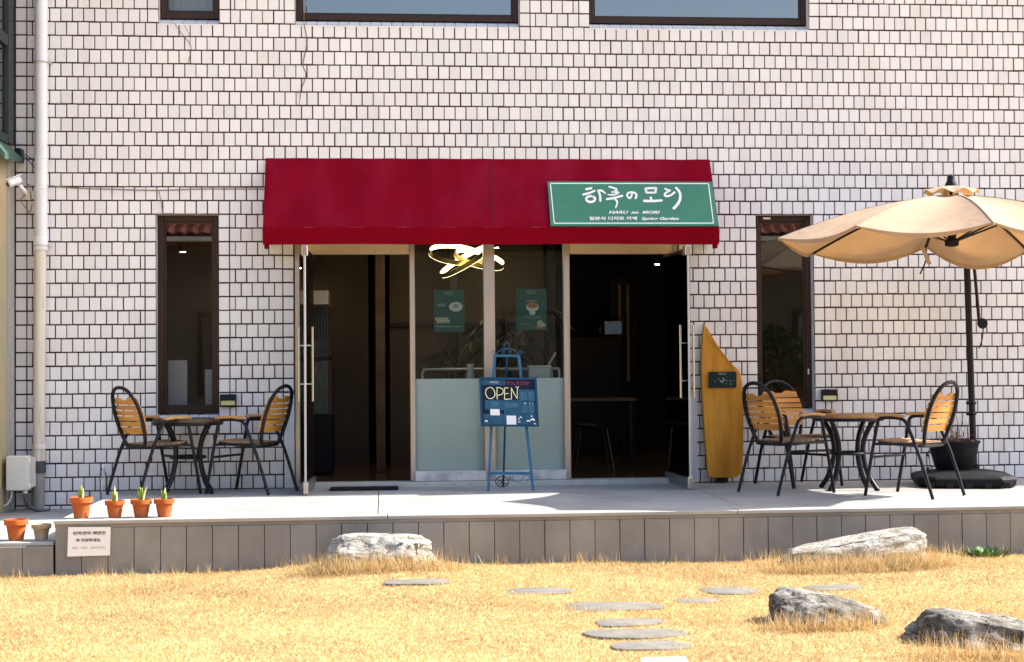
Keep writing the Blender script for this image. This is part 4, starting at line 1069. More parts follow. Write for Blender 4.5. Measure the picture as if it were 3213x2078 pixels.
MB().lathe([(.02, -.03), (.055, -.02), (.06, .02), (.035, .05), (.02, .08)], (CX, CY, HUBZ - .01), 16).build('runner_hub', 'blackm', um, smooth=True)
MB().tube([(CX, CY, HUBZ), (CX, CY, 2.60)], .014, 8).build('hub_rod', 'black', um, smooth=True)
MB().lathe([(.05, 0), (.05, .03), (.035, .06), (.03, .10), (.012, .115)], (CX, CY, 2.555), 14).build('finial', 'black', um, smooth=True)
PB = Vector((8.295, -.30, .10)); PT = Vector((8.245, -.30, 2.42))
MB().tube([PB, PB.lerp(PT, .5), PT], .030, 14).build('pole', 'black', um, smooth=True)
arm = bez([PT + Vector((0, 0, -.05)), PT + Vector((-.02, .02, .06)), Vector((8.12, -.55, 2.50)), Vector((7.9, -1.0, 2.56)), Vector((CX, CY, 2.60))], 8)
MB().tube(arm, .022, 10).build('arm', 'black', um, smooth=True)
MB().tube([(8.352, -.33, 1.46), (8.315, -.34, 1.90), (8.26, -.345, 2.36)], .016, 8).build('brace', 'black', um, smooth=True)
k_ = MB(); k_.lathe([(.042, -.02), (.05, 0), (.042, .02)], (0, 0, 0), 16); k_.xf(Matrix.Translation((8.375, -.35, 1.45)) @ Matrix.Rotation(R(90), 4, 'X')); k_.build('crank_knob', 'blackm', um, smooth=True)
MB().tube(bez([(8.375, -.37, 1.42), (8.36, -.37, 1.30), (8.335, -.36, 1.22)], 6), .006, 6).build('strap', 'black', um, smooth=True)
for zz in (.72, .62):
    MB().lathe([(.034, -.014), (.044, 0), (.034, .014)], (8.283, -.30, zz), 12).build('pole_collar', 'black', um, smooth=True)
    k_ = MB(); k_.lathe([(.014, 0), (.018, .012), (.014, .028)], (0, 0, 0), 10); k_.xf(Matrix.Translation((8.255, -.31, zz)) @ Matrix.Rotation(R(-90), 4, 'Y')); k_.build('clamp_knob', 'black', um, smooth=True)
MB().tube(bez([(7.812, -.47, 2.14), (7.80, -.48, 2.02), (7.765, -.47, 1.93), (7.748, -.47, 1.90)], 6), .007, 6).build('tie_strap', 'black', um, smooth=True)
MB().add([(7.70, -.62, 2.14), (7.745, -.60, 2.14), (7.83, -.55, 1.985), (7.785, -.56, 1.98)], [(0, 1, 2, 3)]).build('tie_band', 'canopy', um)
# base: octagonal ballast tank
BX, BY = 8.01, -.76
def octo(w_, d_, c_):
    return [(-w_, -d_ + c_), (-w_ + c_, -d_), (w_ - c_, -d_), (w_, -d_ + c_), (w_, d_ - c_), (w_ - c_, d_), (-w_ + c_, d_), (-w_, d_ - c_)]
lev = [(.395, .395, .13, 0.0), (.415, .415, .14, .02), (.425, .425, .14, .075), (.40, .40, .14, .10), (.25, .25, .09, .128), (.10, .10, .03, .135)]
vs = []; fs = []
rot = R(-14)
for (w_, d_, c_, z) in lev:
    for (x, y) in octo(w_, d_, c_): vs.append((BX + x * math.cos(rot) - y * math.sin(rot), BY + x * math.sin(rot) + y * math.cos(rot), z + .004))
for j in range(len(lev) - 1):
    for k in range(8): fs.append((j * 8 + k, j * 8 + (k + 1) % 8, (j + 1) * 8 + (k + 1) % 8, (j + 1) * 8 + k))
fs.append(tuple(range((len(lev) - 1) * 8, len(lev) * 8)))
ub = MB().add(vs, fs).build('base', 'blackm', um)
bv = ub.modifiers.new('bevel', 'BEVEL'); bv.width = .012; bv.segments = 2; bv.limit_method = 'ANGLE'
for k in range(5):
    a = -.32 + k * .16
    x = a * math.cos(rot) + .41 * math.sin(rot); y = a * math.sin(rot) - .41 * math.cos(rot)
    q = MB().bbox(-.03, .03, -.012, .012, .006, .055, .004); q.xf(Matrix.Translation((BX + x, BY + y - .004, 0)) @ Matrix.Rotation(rot, 4, 'Z')); q.build('foot_notch', 'black', ub)
MB().lathe([(.05, 0), (.05, .05), (.038, .06)], (8.295, -.30 - .06 + .06, .10), 14).build('pole_socket', 'blackm', um, smooth=True)
# planter with dry twigs standing on the base
pt = empty('planter', (7.985, -.62, .12), 0, 'black plastic planter with dry twiggy plant on the parasol base', 'planter')
MB().lathe([(.155, 0), (.165, .01), (.205, .15), (.212, .185), (.208, .19), (.212, .20), (.222, .235), (.232, .238), (.232, .256), (.215, .256), (.20, .22), (.0, .22)], (7.985, -.62, .135), 36, cap=False).build('pot', 'blackm', pt, smooth=True)
MB().lathe([(.20, .0), (.10, .012), (.0, .015)], (7.985, -.62, .345), 24, cap=False).build('soil', 'soil', pt, smooth=True)
tw = MB()
for i in range(34):
    a = random.uniform(0, 6.28); d = random.uniform(.02, .16); x = 7.985 + math.cos(a) * d; y = -.62 + math.sin(a) * d
    h = random.uniform(.08, .30); p = [(x, y, .35)]
    for k in range(3): p.append((p[-1][0] + random.uniform(-.025, .025), p[-1][1] + random.uniform(-.02, .02), p[-1][2] + h / 3))
    tw.tube(p, [.003, .0025, .002, .0012], 5)
tw.build('twigs', 'twig', pt)['kind'] = 'stuff'
lf = MB()
for i in range(150):
    a = random.uniform(0, 6.28); d = random.uniform(.0, .19); x = 7.985 + math.cos(a) * d; y = -.62 + math.sin(a) * d; z = .36 + abs(random.gauss(0, .07)); s = random.uniform(.006, .014); b = random.uniform(0, 6.28)
    lf.add([(x, y, z), (x + s * math.cos(b), y + s * .5, z + s), (x + s * 1.6 * math.cos(b), y, z + s * .8), (x + s * math.cos(b), y - s * .5, z - s * .2)], [(0, 1, 2, 3)])
lf.build('dry_leaves', M('dry_brown_leaf', (.22, .13, .08), .8, island=.5), pt, fixn=False)['kind'] = 'stuff'
tr = MB(); tr.tube(bez([(7.78, -.66, .37), (7.74, -.68, .33), (7.735, -.68, .25), (7.745, -.68, .14)], 6), .003, 5)
for z, s in ((.30, .02), (.27, .025), (.25, .02), (.17, .028), (.15, .025), (.135, .02)):
    b = random.uniform(0, 6.28); tr.add([(7.738, -.68, z), (7.738 + s * math.cos(b), -.69, z + s * .6), (7.738 + s * 1.5 * math.cos(b), -.68, z - s * .2), (7.738 + s * .4 * math.cos(b), -.67, z - s * .7)], [(0, 1, 2, 3)])
tr.build('trailing_stem', 'indoorleaf', pt, fixn=False)

# ------------------------------------------------------------------ easel with chalkboard
ez = empty('easel', (3.98, -.6, 0), 0, 'blue iron easel with scrolls in front of the entrance', 'easel')
TL, TRr = Vector((3.862, -.50, 1.185)), Vector((4.078, -.50, 1.182)); BLp, BRp = Vector((3.785, -.70, .003)), Vector((4.176, -.715, .003))
def bar(a, b, w_, d_, name, mat='blue'):
    a = Vector(a); b = Vector(b); d = (b - a).normalized(); u = Vector((0, 1, 0)); s = d.cross(u).normalized(); t = s.cross(d)
    vs = [p + s * sx * w_ / 2 + t * sy * d_ / 2 for p in (a, b) for sx, sy in ((-1, -1), (1, -1), (1, 1), (-1, 1))]
    return MB().add(vs, [(3, 2, 1, 0), (4, 5, 6, 7)] + [(k, (k + 1) % 4, 4 + (k + 1) % 4, 4 + k) for k in range(4)]).build(name, mat, ez)
bar(TL, BLp, .024, .012, 'leg'); bar(TRr, BRp, .024, .012, 'leg')
bar((3.972, -.495, 1.17), (3.955, -.19, .004), .018, .012, 'rear_leg', 'bluedark')
bar((3.862, -.507, 1.183), (4.078, -.507, 1.181), .022, .010, 'top_bar')
bar((3.805, -.692, .158), (4.165, -.700, .152), .026, .010, 'bottom_bar')
bar((3.75, -.642, .575), (4.20, -.648, .568), .012, .05, 'ledge_bar', 'bluedark')
sc = MB()
def sp(cx, cz, r_, t0, t1, y, n=18, k=.0): return [(cx + (r_ * (1 - k * i / n)) * math.cos(t0 + (t1 - t0) * i / n), y, cz + (r_ * (1 - k * i / n)) * math.sin(t0 + (t1 - t0) * i / n)) for i in range(n + 1)]
yS = -.50; mx0 = 3.97
sc.tube(bez([(mx0, yS, 1.235), (mx0 - .022, yS, 1.262), (mx0 - .018, yS, 1.29), (mx0, yS, 1.298), (mx0 + .018, yS, 1.29), (mx0 + .022, yS, 1.262), (mx0, yS, 1.235)], 5), .003, 6)
sc.tube(bez([(3.875, yS, 1.195), (3.90, yS, 1.225), (3.94, yS, 1.243), (3.97, yS, 1.238)], 6), .003, 6); sc.tube(bez([(3.97, yS, 1.238), (4.0, yS, 1.243), (4.04, yS, 1.228), (4.075, yS, 1.195)], 6), .003, 6)
sc.tube(sp(3.944, 1.215, .017, 1.2, 8.2, yS, k=.7), .0028, 6); sc.tube(sp(3.996, 1.215, .017, 1.9, -5.0, yS, k=.7), .0028, 6)
sc.tube(sp(4.088, 1.213, .020, -2.4, 4.5, yS, k=.75), .003, 6); sc.tube(sp(3.852, 1.213, .020, 5.5, -1.4, yS, k=.75), .003, 6)
sc.build('top_scrolls', 'blue', ez, smooth=True)
sc = MB(); yS = -.705
sc.tube([(3.905 + .055 * math.cos(t), yS, .085 + .046 * math.sin(t)) for t in np.linspace(0, 6.283, 29)[:-1]], .005, 6, closed=True)
sc.tube(bez([(3.862, yS, .12), (3.90, yS, .085), (3.95, yS, .06)], 6), .004, 6); sc.tube(sp(3.885, .072, .024, 0, 6, yS, k=.7), .004, 6); sc.tube(bez([(3.93, yS, .125), (3.90, yS, .095), (3.905, yS, .045)], 6), .004, 6)
sc.build('bottom_scroll_dark', 'black', ez, smooth=True)
sc = MB()
sc.tube(bez([(3.97, yS, .125), (3.975, yS, .10), (4.0, yS, .088), (4.04, yS, .082), (4.075, yS, .10), (4.10, yS, .128), (4.13, yS, .132), (4.15, yS, .115), (4.14, yS, .095), (4.12, yS, .095), (4.115, yS, .108)], 6), .0035, 6)
sc.tube(sp(3.995, .118, .022, 2.5, 8.5, yS, k=.6), .0035, 6)
sc.build('bottom_scroll', 'blue', ez, smooth=True)
# chalkboard on the easel, leaning like the easel
cb = empty('chalkboard', (3.972, -.66, .565), 0, 'blue framed chalkboard sign reading OPEN on the easel', 'sign')
P00, P10, P11, P01 = Vector((3.716, -.618, .992)), Vector((4.222, -.622, .983)), Vector((4.232, -.690, .558)), Vector((3.724, -.686, .566))
cu_ = (P10 - P00).normalized(); cnv = cu_.cross((P01 - P00)).normalized()
if cnv.y > 0: cnv = -cnv
def cmap(u, v, h): return P00.lerp(P10, u).lerp(P01.lerp(P11, u), v) + cnv * h
def cquad(u0, v0, u1, v1, h0, h1):
    f = [cmap(u0, v0, h1), cmap(u1, v0, h1), cmap(u1, v1, h1), cmap(u0, v1, h1)]; b = [cmap(u0, v0, h0), cmap(u1, v0, h0), cmap(u1, v1, h0), cmap(u0, v1, h0)]
    return f + b, [(0, 1, 2, 3), (7, 6, 5, 4), (0, 4, 5, 1), (1, 5, 6, 2), (2, 6, 7, 3), (3, 7, 4, 0)]
MB().add(*cquad(.02, .02, .98, .98, 0, .010)).build('slate', 'chalk', cb)
for q in ((0, 0, 1, .045), (0, .965, 1, 1), (0, .045, .04, .965), (.962, .045, 1, .965)):
    MB().add(*cquad(*q, -.002, .020)).build('frame_bar', 'bluedark', cb)
def bpx(x, y): return ((x - 110) / 925.0, (y - 622) / 795.0)
def sheet(x0, y0, x1, y1, mat, name, h=.0115):
    a = bpx(x0, y0); b = bpx(x1, y1); MB().add(*cquad(a[0], a[1], b[0], b[1], .0095, h)).build(name, mat, cb)
sheet(150, 662, 535, 748, 'print', 'printed_label')
sheet(735, 815, 995, 1012, 'print', 'printed_sheet'); sheet(750, 850, 870, 990, 'print2', 'printed_block', .0125); sheet(885, 850, 985, 990, 'print2', 'printed_block', .0127)
sheet(190, 992, 995, 1150, 'print', 'printed_sheet', .0113); sheet(490, 1150, 995, 1222, 'print', 'printed_sheet', .0114); sheet(160, 1215, 1005, 1385, 'print', 'printed_sheet', .0112)
sheet(265, 1010, 410, 1130, 'print2', 'printed_block', .0125); sheet(500, 1035, 720, 1110, 'print2', 'printed_block', .0125); sheet(780, 1070, 860, 1190, 'print2', 'printed_block', .0125); sheet(890, 1070, 975, 1190, 'print2', 'printed_block', .0125)
sheet(268, 1138, 418, 1238, 'paper', 'white_card', .0135); sheet(524, 1242, 676, 1390, 'paper', 'white_card', .0135)
mb = MB(); bm_ = lambda x, y, h: cmap(*bpx(x, y), .0105 + h)
for s_ in ([(285, 785), (225, 810), (205, 880), (240, 955), (300, 965), (350, 920), (345, 840), (300, 785), (270, 790)], [(395, 785), (385, 880), (388, 975)], [(380, 788), (440, 790), (490, 830), (470, 890), (400, 912)],
           [(510, 795), (508, 890), (505, 975)], [(510, 792), (568, 790)], [(510, 885), (570, 882)], [(505, 978), (595, 972)], [(615, 978), (618, 880), (622, 790)], [(622, 790), (660, 880), (708, 968)], [(708, 968), (712, 870), (722, 790), (740, 770)], [(695, 768), (722, 800)]):
    ribbon(mb, s_, 13, bm_, 6, .001)
mb.build('chalk_lettering', 'chalkyellow', cb)
mb = MB()
for s_ in ([(555, 700), (600, 690)], [(580, 685), (575, 735)], [(615, 690), (640, 715), (620, 735)], [(660, 690), (658, 730), (690, 732)], [(700, 695), (730, 690), (715, 735)], [(745, 690), (742, 735)], [(760, 700), (800, 690), (790, 735), (765, 730)], [(815, 690), (850, 692), (835, 745)], [(865, 690), (925, 700)], [(885, 690), (880, 745)]):
    ribbon(mb, s_, 9, bm_, 5, .001)
mb.build('red_lettering', 'chalkpink', cb)
mb = MB()
bm3 = lambda x, y, h: cmap(*bpx(x, y), .0125 + h)
for (x, y, w_) in ((200, 1335, 30), (720, 1300, 18), (750, 1270, 22), (725, 1345, 20), (870, 1330, 34), (940, 1310, 46), (925, 1250, 22), (975, 1375, 26), (830, 1040, 20), (905, 1045, 12), (950, 1048, 10)):
    ribbon(mb, [(x - w_ * .6, y), (x, y - w_ * .3), (x + w_ * .6, y + 4)], w_ * .6, bm3, 4, .0008)
mb.build('printed_drawings', 'white', cb)
textmesh('lettering', '하루の모리', .020, 'white', cb, cmap(*bpx(345, 705), .014), cu_, (P00 - P01), width=.075)

# ------------------------------------------------------------------ wooden slab
sl = empty('wooden_slab', (5.99, -.08, 0), 0, 'tall pointed varnished wooden slab leaning beside the right door', 'wooden slab')
outl = [(5.833, 1.470), (5.868, 1.425), (5.925, 1.325), (6.00, 1.21), (6.085, 1.098), (6.150, 1.045), (6.172, 1.010), (6.183, .94), (6.190, .80), (6.186, .55), (6.180, .35), (6.166, .14), (6.150, .085), (6.115, .058), (6.06, .050), (5.89, .052), (5.853, .062), (5.838, .11), (5.822, .40), (5.808, .72), (5.803, .95), (5.805, 1.15), (5.812, 1.28), (5.826, 1.38)]
cxm, czm = 5.99, .72
vs = []; n = len(outl)
def slabY(z): return -.125 + .085 * (z / 1.47)
for dy, sc_ in ((.018, .985), (.012, 1.0), (-.012, 1.0), (-.020, .975)):
    for (x, z) in outl: xx = cxm + (x - cxm) * sc_; zz = czm + (z - czm) * (1 - (1 - sc_) * .35); vs.append((xx, slabY(zz) + dy + .012 * math.cos(((x - 5.8) / .39 - .5) * 2.6) * (-1 if dy < 0 else -1), zz))
fs = [(j * n + k, j * n + (k + 1) % n, (j + 1) * n + (k + 1) % n, (j + 1) * n + k) for j in range(3) for k in range(n)]
fs += [tuple(range(n)), tuple(reversed(range(3 * n, 4 * n)))]
MB().add(vs, fs).build('slab', 'plank', sl, smooth=False)
MB().box(5.94, 6.04, -.10, -.02, .005, .06).build('support_block', 'dark', sl)
pq = empty('plaque', (5.993, -.115, .95), 0, 'small dark printed plaque on the wooden slab', 'plaque')
py_ = slabY(.95) - .044
MB().bbox(5.866, 6.124, py_ - .006, py_ + .006, .877, 1.024, .002).build('panel', 'plaque', pq)
textmesh('lettering', '하루の모리', .022, 'posterpale', pq, (5.99, py_ - .008, 1.003), (1, 0, 0), (0, 0, 1), width=.075)
mb = MB()
for i in range(26):
    x = 5.99 + random.gauss(0, .035); z = .935 + random.gauss(0, .018); s = random.uniform(.003, .008)
    mb.add([(x - s, py_ - .0075 - i * 2e-5, z - s), (x + s, py_ - .0075 - i * 2e-5, z - s * .6), (x + s * .6, py_ - .0075 - i * 2e-5, z + s), (x - s * .7, py_ - .0075 - i * 2e-5, z + s * .7)], [(0, 1, 2, 3)])
mb.build('printed_motif', M('grey_teal_print', (.12, .2, .22), .6, island=.6), pq, fixn=False)

# ------------------------------------------------------------------ terracotta pots
def pot(x, y, z, r_, h, label, mat='terra', plant=None, group='terracotta pots along the deck edge'):
    t = empty('flower_pot', (x, y, z), random.uniform(0, 6), label, 'flower pot', group)
    rz_ = t.rotation_euler.z; t.rotation_euler.z = 0
    b = r_ * .60
    MB().lathe([(b, 0), (b + (r_ * .9 - b) * .74, h * .74)], (x, y, z), 32).build('body', mat, t, smooth=True)
    MB().lathe([(r_ * .86, h * .735), (r_ * .985, h * .742), (r_, h * .97), (r_ * .985, h), (r_ * .90, h), (r_ * .86, h * .86), (0.0, h * .855)], (x, y, z), 32, cap=False).build('rim', mat, t, smooth=True)
    if plant is not None:
        MB().lathe([(r_ * .86, 0), (.0, .006)], (x, y, z + h * .87), 24, cap=False).build('soil', 'soil', t, smooth=True)
        for (dx, hh, lean_, wd, mm) in plant:
            m_ = MB(); vs = []; nn = 7
            for i in range(nn + 1):
                s = i / nn; ww = wd * math.sin(math.pi * (.22 + .78 * s) * .98) ** .8
                px_ = x + dx + lean_ * s * s; pz = z + h * .86 + hh * 1.3 * s; py2 = y - .01 - .012 * s
                vs += [(px_ - ww, py2 + .010 * (1 - s), pz), (px_, py2 - .006, pz), (px_ + ww, py2 + .010 * (1 - s), pz), (px_, py2 + .016 * (1 - s), pz)]
            fs = [(4 * i + k, 4 * i + (k + 1) % 4, 4 * i + 4 + (k + 1) % 4, 4 * i + 4 + k) for i in range(nn) for k in range(4)]
            m_.add(vs, fs).build('leaf', mm, t, smooth=True)
    t.rotation_euler.z = 0
    return t
YP = -2.63
pot(.677, YP, .003, .084, .152, 'leftmost and largest terracotta pot on the deck edge with sprout', plant=[(0, .085, .004, .013, 'sprout'), (-.010, .06, -.006, .010, 'sprout'), (.012, .07, .008, .009, 'sproutpale'), (0, .04, .01, .012, 'sprout')])
pot(.918, YP, .003, .072, .125, 'second terracotta pot from the left on the deck edge, pale sheathed sprout', plant=[(0, .095, .004, .009, 'sproutpale'), (.012, .065, .006, .010, 'sproutpale'), (-.010, .07, -.004, .010, 'sprout')])
pot(1.108, YP, .003, .077, .130, 'third terracotta pot on the deck edge, with the bushiest sprout', plant=[(0, .085, -.004, .015, 'sprout'), (.014, .09, .035, .010, 'sproutpale'), (-.010, .07, -.010, .012, 'sprout'), (.005, .08, .006, .012, 'sprout')])
pot(1.274, YP, .003, .075, .132, 'rightmost terracotta pot on the deck edge with small sprout', plant=[(0, .08, .012, .010, 'sproutpale'), (-.010, .065, -.008, .011, 'sprout'), (.010, .055, .006, .010, 'sprout')])
pot(.206, -2.60, -.154, .086, .152, 'empty terracotta pot on the low step at the left edge', group='pots on the low step')
pot(.386, -2.60, -.154, .071, .115, 'pale limed clay pot on the low step beside the deck corner', mat='terrapale', group='pots on the low step')

mt_ = MB().bbox(2.40, 3.01, -.42, -.10, .002, .016, .005); tag(mt_.build('doormat', 'blackm'), 'black rubber doormat before the left door', 'doormat')
bt = empty('plastic_bottle', (.385, -.10, .004), 0, 'clear plastic bottle at the wall foot behind the left chair', 'bottle')
MB().lathe([(.030, 0), (.032, .01), (.030, .06), (.032, .11), (.028, .16), (.013, .195), (.013, .21)], (.385, -.10, .004), 18).build('body', glassmat('clear_plastic', (.86, .88, .9), 1.4, .10), bt, smooth=True)
MB().lathe([(.015, 0), (.015, .018)], (.385, -.10, .213), 14).build('cap', 'white', bt, smooth=True)
# ================================================================== BEHIND THE GLASS
rl = empty('ring_pendant_lamp', (3.72, 1.0, 2.4), 0, 'glowing pendant lamp of three crossed golden rings inside the entrance', 'lamp')
def ringlamp(c, a, b, tilt, roll, r_=.016):
    mxx = Matrix.Translation(c) @ Matrix.Rotation(roll, 4, 'Y') @ Matrix.Rotation(tilt, 4, 'X')
    pts = [mxx @ Vector((a * math.cos(t), b * math.sin(t), 0)) for t in np.linspace(0, 2 * math.pi, 57)[:-1]]
    up = mxx.to_3x3() @ Vector((0, 0, 1))
    vs = []; fs = []; n = len(pts); ctr = Vector(c)
    inn = []
    for p in pts:
        d = (p - ctr).normalized()
        vs += [p + up * .024 - d * .006, p - up * .024 - d * .006, p - up * .024 + d * .003, p + up * .024 + d * .003]
    for i in range(n):
        j = (i + 1) % n
        fs.append((4 * i, 4 * j, 4 * j + 1, 4 * i + 1)); inn.append(len(fs) - 1)
        fs += [(4 * i + 1, 4 * j + 1, 4 * j + 2, 4 * i + 2), (4 * i + 2, 4 * j + 2, 4 * j + 3, 4 * i + 3), (4 * i + 3, 4 * j + 3, 4 * j, 4 * i)]
    o = MB().add(vs, fs).build('ring', 'lampgold', rl, fixn=False)
    gl = MB().add([p - (p - ctr).normalized() * .0095 + up * h for p in pts for h in (.021, -.021)], [(2 * i, 2 * ((i + 1) % n), 2 * ((i + 1) % n) + 1, 2 * i + 1) for i in range(n)])
    gl.build('led_strip', 'lampglow', o, fixn=False)
    g2 = MB().add([p - up * .0255 + (p - ctr).normalized() * h for p in pts for h in (-.006, .003)], [(2 * i, 2 * ((i + 1) % n), 2 * ((i + 1) % n) + 1, 2 * i + 1) for i in range(n)])
    g2.build('led_strip', 'lampglow', o, fixn=False)
ringlamp((3.60, 1.0, 2.195), .27, .27, R(22), R(7)); ringlamp((3.83, 1.02, 2.15), .25, .25, R(20), R(14)); ringlamp((3.68, .98, 2.125), .27, .27, R(11), R(-31))
mb = MB(); mb.tube([(3.70, 1.0, 2.42), (3.70, 1.0, 2.2)], .006, 6); mb.lathe([(.05, 0), (.05, .03)], (3.70, 1.0, 2.39), 16); mb.build('stem', 'lampgold', rl, smooth=True)
SPOTS = [((3.02, 1.2, 2.235), 'ceiling spot seen at the right end of the left door opening'), ((4.86, 1.2, 2.232), 'ceiling spot at the left top of the right door opening'), ((5.86, 2.5, 2.19), 'ceiling spot deep inside the right door opening'), ((2.00, 2.2, 2.14), 'ceiling spot by the left door jamb'),
         ((.84 + .06, 1.4, 2.25), 'ceiling spot in the left window, upper left'), ((1.20, 2.2, 2.13), 'ceiling spot in the left window, lower right'), ((4.05, 1.8, 2.32), 'ceiling spot above the middle pane')]
for (p, lab) in SPOTS:
    t = empty('ceiling_spot', p, 0, lab, 'ceiling lamp', 'lit ceiling spots in the cafe')
    MB().lathe([(.035, 0.0), (.038, .06), (.02, .075)], (p[0], p[1], p[2] + .001), 14).build('can', 'black', t, smooth=True)
    MB().lathe([(.028, 0), (.0, -.004)], (p[0], p[1], p[2]), 14, cap=False).build('bulb', 'spotglow', t, smooth=True)
    MB().tube([(p[0], p[1], p[2] + .07), (p[0], p[1], 2.42)], .008, 6).build('stem', 'black', t)

def poster(x0, x1, z0, z1, label, kind):
    y = YE + .012
    t = empty('poster', ((x0 + x1) / 2, y, (z0 + z1) / 2), 0, label, 'poster', 'menu posters on the glass')
    MB().box(x0, x1, y - .0015, y + .001, z0, z1).build('sheet', 'poster', t)
    w_ = x1 - x0; h_ = z1 - z0; yy = y - .0022
    def q(u0, v0, u1, v1, mat, name, dy=0.0):
        MB().add([(x0 + u0 * w_, yy - dy, z1 - v1 * h_), (x0 + u1 * w_, yy - dy, z1 - v1 * h_), (x0 + u1 * w_, yy - dy, z1 - v0 * h_), (x0 + u0 * w_, yy - dy, z1 - v0 * h_)], [(0, 1, 2, 3)]).build(name, mat, t, fixn=False)
    def ell(u, v, ru, rv, mat, name, dy=.0004):
        MB().add([(x0 + (u + ru * math.cos(a)) * w_, yy - dy, z1 - (v + rv * math.sin(a)) * h_) for a in np.linspace(0, 6.283, 25)[:-1]], [tuple(range(24))]).build(name, mat, t, fixn=False)
    textmesh('lettering', '하루の모리', .022, 'posterpale', t, (x0 + .48 * w_, yy - .0003, z1 - .07 * h_), (1, 0, 0), (0, 0, 1), width=w_ * .30)
    q(.36, .11, .62, .118, 'posterpale', 'printed_line')
    if kind == 0:
        q(.04, .215, .34, .222, 'posterblue', 'printed_line'); ell(.42, .19, .12, .05, 'posterblue', 'faint_cup')
        ell(.72, .40, .225, .115, 'whitebd', 'plate_picture'); ell(.73, .385, .07, .042, 'poster', 'cake_picture', .0008); ell(.73, .385, .05, .028, 'posterpale', 'cake_top', .0012)
        for v in (.33, .37, .43, .46): q(.12, v, .38, v + .012, 'posterblue' if v > .4 else 'posterpale', 'printed_line')
        for i in range(8): ell(.09 + .055 * i, .69 + .055 * (i % 2), .05, .045, 'posterpale', 'pastry_picture', .0004 + i * 1e-4)
        q(.56, .76, .96, .768, 'posterblue', 'printed_line'); q(.05, .865, .95, .875, 'posterpale', 'printed_line'); q(.0, .92, 1.0, 1.0, 'posterblue', 'footer_band')
    else:
        q(.05, .21, .95, .215, 'posterblue', 'printed_line'); q(.33, .285, .68, .30, 'posterpale', 'printed_line')
        ell(.53, .44, .205, .115, 'whitebd', 'bowl_picture'); ell(.53, .40, .175, .07, 'food', 'soup_picture', .0008); ell(.53, .585, .10, .05, 'whitebd', 'bowl_foot', .0005)
        q(.22, .655, .84, .661, 'posterpale', 'printed_line'); q(.30, .70, .76, .706, 'posterpale', 'printed_line'); q(.12, .845, .50, .851, 'posterpale', 'printed_line')
        ell(.78, .84, .10, .09, 'posterpale', 'dessert_picture'); ell(.76, .93, .17, .05, 'food', 'dessert_plate', .0003); ell(.90, .87, .05, .04, 'whitebd', 'flower_picture')
poster(3.346, 3.627, 1.408, 1.797, 'dark teal menu poster with white plate, in the left middle pane', 0)
poster(4.108, 4.390, 1.420, 1.805, 'dark teal menu poster with food bowl, in the right middle pane', 1)

# counter rail, shakers and box behind the frosted panes
rl_ = MB(); rl_.tube(bez([(3.245, .30, .95), (3.245, .30, 1.03), (3.262, .30, 1.055), (3.30, .30, 1.064), (3.8, .30, 1.064), (4.3, .30, 1.064), (4.53, .30, 1.062)], 5), .013, 8); rl_.tube([(4.525, .30, 1.06), (4.525, .30, .95)], .013, 8); rl_.tube([(4.46, .34, 1.06), (4.46, .34, .95)], .012, 8)
tag(rl_.build('window_rail', 'lightsteel', None, smooth=True), 'pale tubular rail behind the two middle panes', 'rail')
cnt = MB().bbox(3.18, 4.535, .215, .70, .90, .95, .005); cnt.box(3.18, 4.535, .23, .27, .03, .90); tag(cnt.build('window_counter', 'frame'), 'dark counter behind the frosted lower panes', 'counter')
wb = empty('white_vase', (3.70, .28, .95), 0, 'small white bottle vase on the counter left of the middle post', 'vase')
MB().lathe([(.034, 0), (.042, .02), (.042, .06), (.030, .095), (.028, .12), (.034, .15), (.030, .165)], (3.69, .28, .951), 20).build('body', 'white', wb, smooth=True)
bx = empty('white_box', (4.33, .27, .95), 0, 'white lidded box with a leaning stick on the counter right of the easel', 'box')
MB().bbox(4.235, 4.435, .20, .33, .951, 1.075, .006).build('body', 'whitebd', bx); MB().bbox(4.225, 4.445, .19, .34, 1.076, 1.095, .005).build('lid', 'white', bx)
MB().tube([(4.42, .28, 1.09), (4.495, .30, 1.215)], .012, 8).build('stick', 'beige', bx)

# indoor plants
def palm(x, y, z, n, h, sp_, label, name='indoor_plant'):
    t = empty(name, (x, y, z), 0, label, 'indoor plant', 'dark indoor plants behind the glass')
    MB().lathe([(.09, 0), (.12, .22), (.125, .24), (.11, .24), (.10, .2)], (x, y, z), 20, cap=False).build('pot', 'black', t, smooth=True)
    st_ = MB(); lv = MB()
    for i in range(n):
        a = random.uniform(0, 6.28); s = random.uniform(.4, 1) * sp_; hh = random.uniform(.55, 1) * h
        pts = bez([(x, y, z + .2), (x + math.cos(a) * s * .25, y + math.sin(a) * s * .2, z + .2 + hh * .6), (x + math.cos(a) * s * .7, y + math.sin(a) * s * .5, z + .2 + hh), (x + math.cos(a) * s, y + math.sin(a) * s * .7, z + .2 + hh * .85)], 5)
        st_.tube(pts, .005, 5)
        for k in range(5, len(pts)):
            p = pts[k]
            for sd2 in (-1, 1):
                L_ = random.uniform(.10, .2); b = a + sd2 * random.uniform(.5, 1.1); q = p + Vector((math.cos(b) * L_, math.sin(b) * L_ * .6, -L_ * random.uniform(.2, .8))); w3 = Vector((-math.sin(b), math.cos(b), .3)) * L_ * .10
                mdl = p.lerp(q, .5)
                lv.add([p, mdl + w3, q, mdl - w3], [(0, 1, 2, 3)])
    st_.build('stems', 'indoorleaf', t); f = lv.build('foliage', 'indoorleaf', t, fixn=False); f['kind'] = 'stuff'; return t
palm(4.15, .95, .55, 16, .95, .55, 'tall dark palm behind the right middle pane')
palm(3.60, 1.15, .62, 9, .52, .35, 'low dark fern behind the left middle pane')
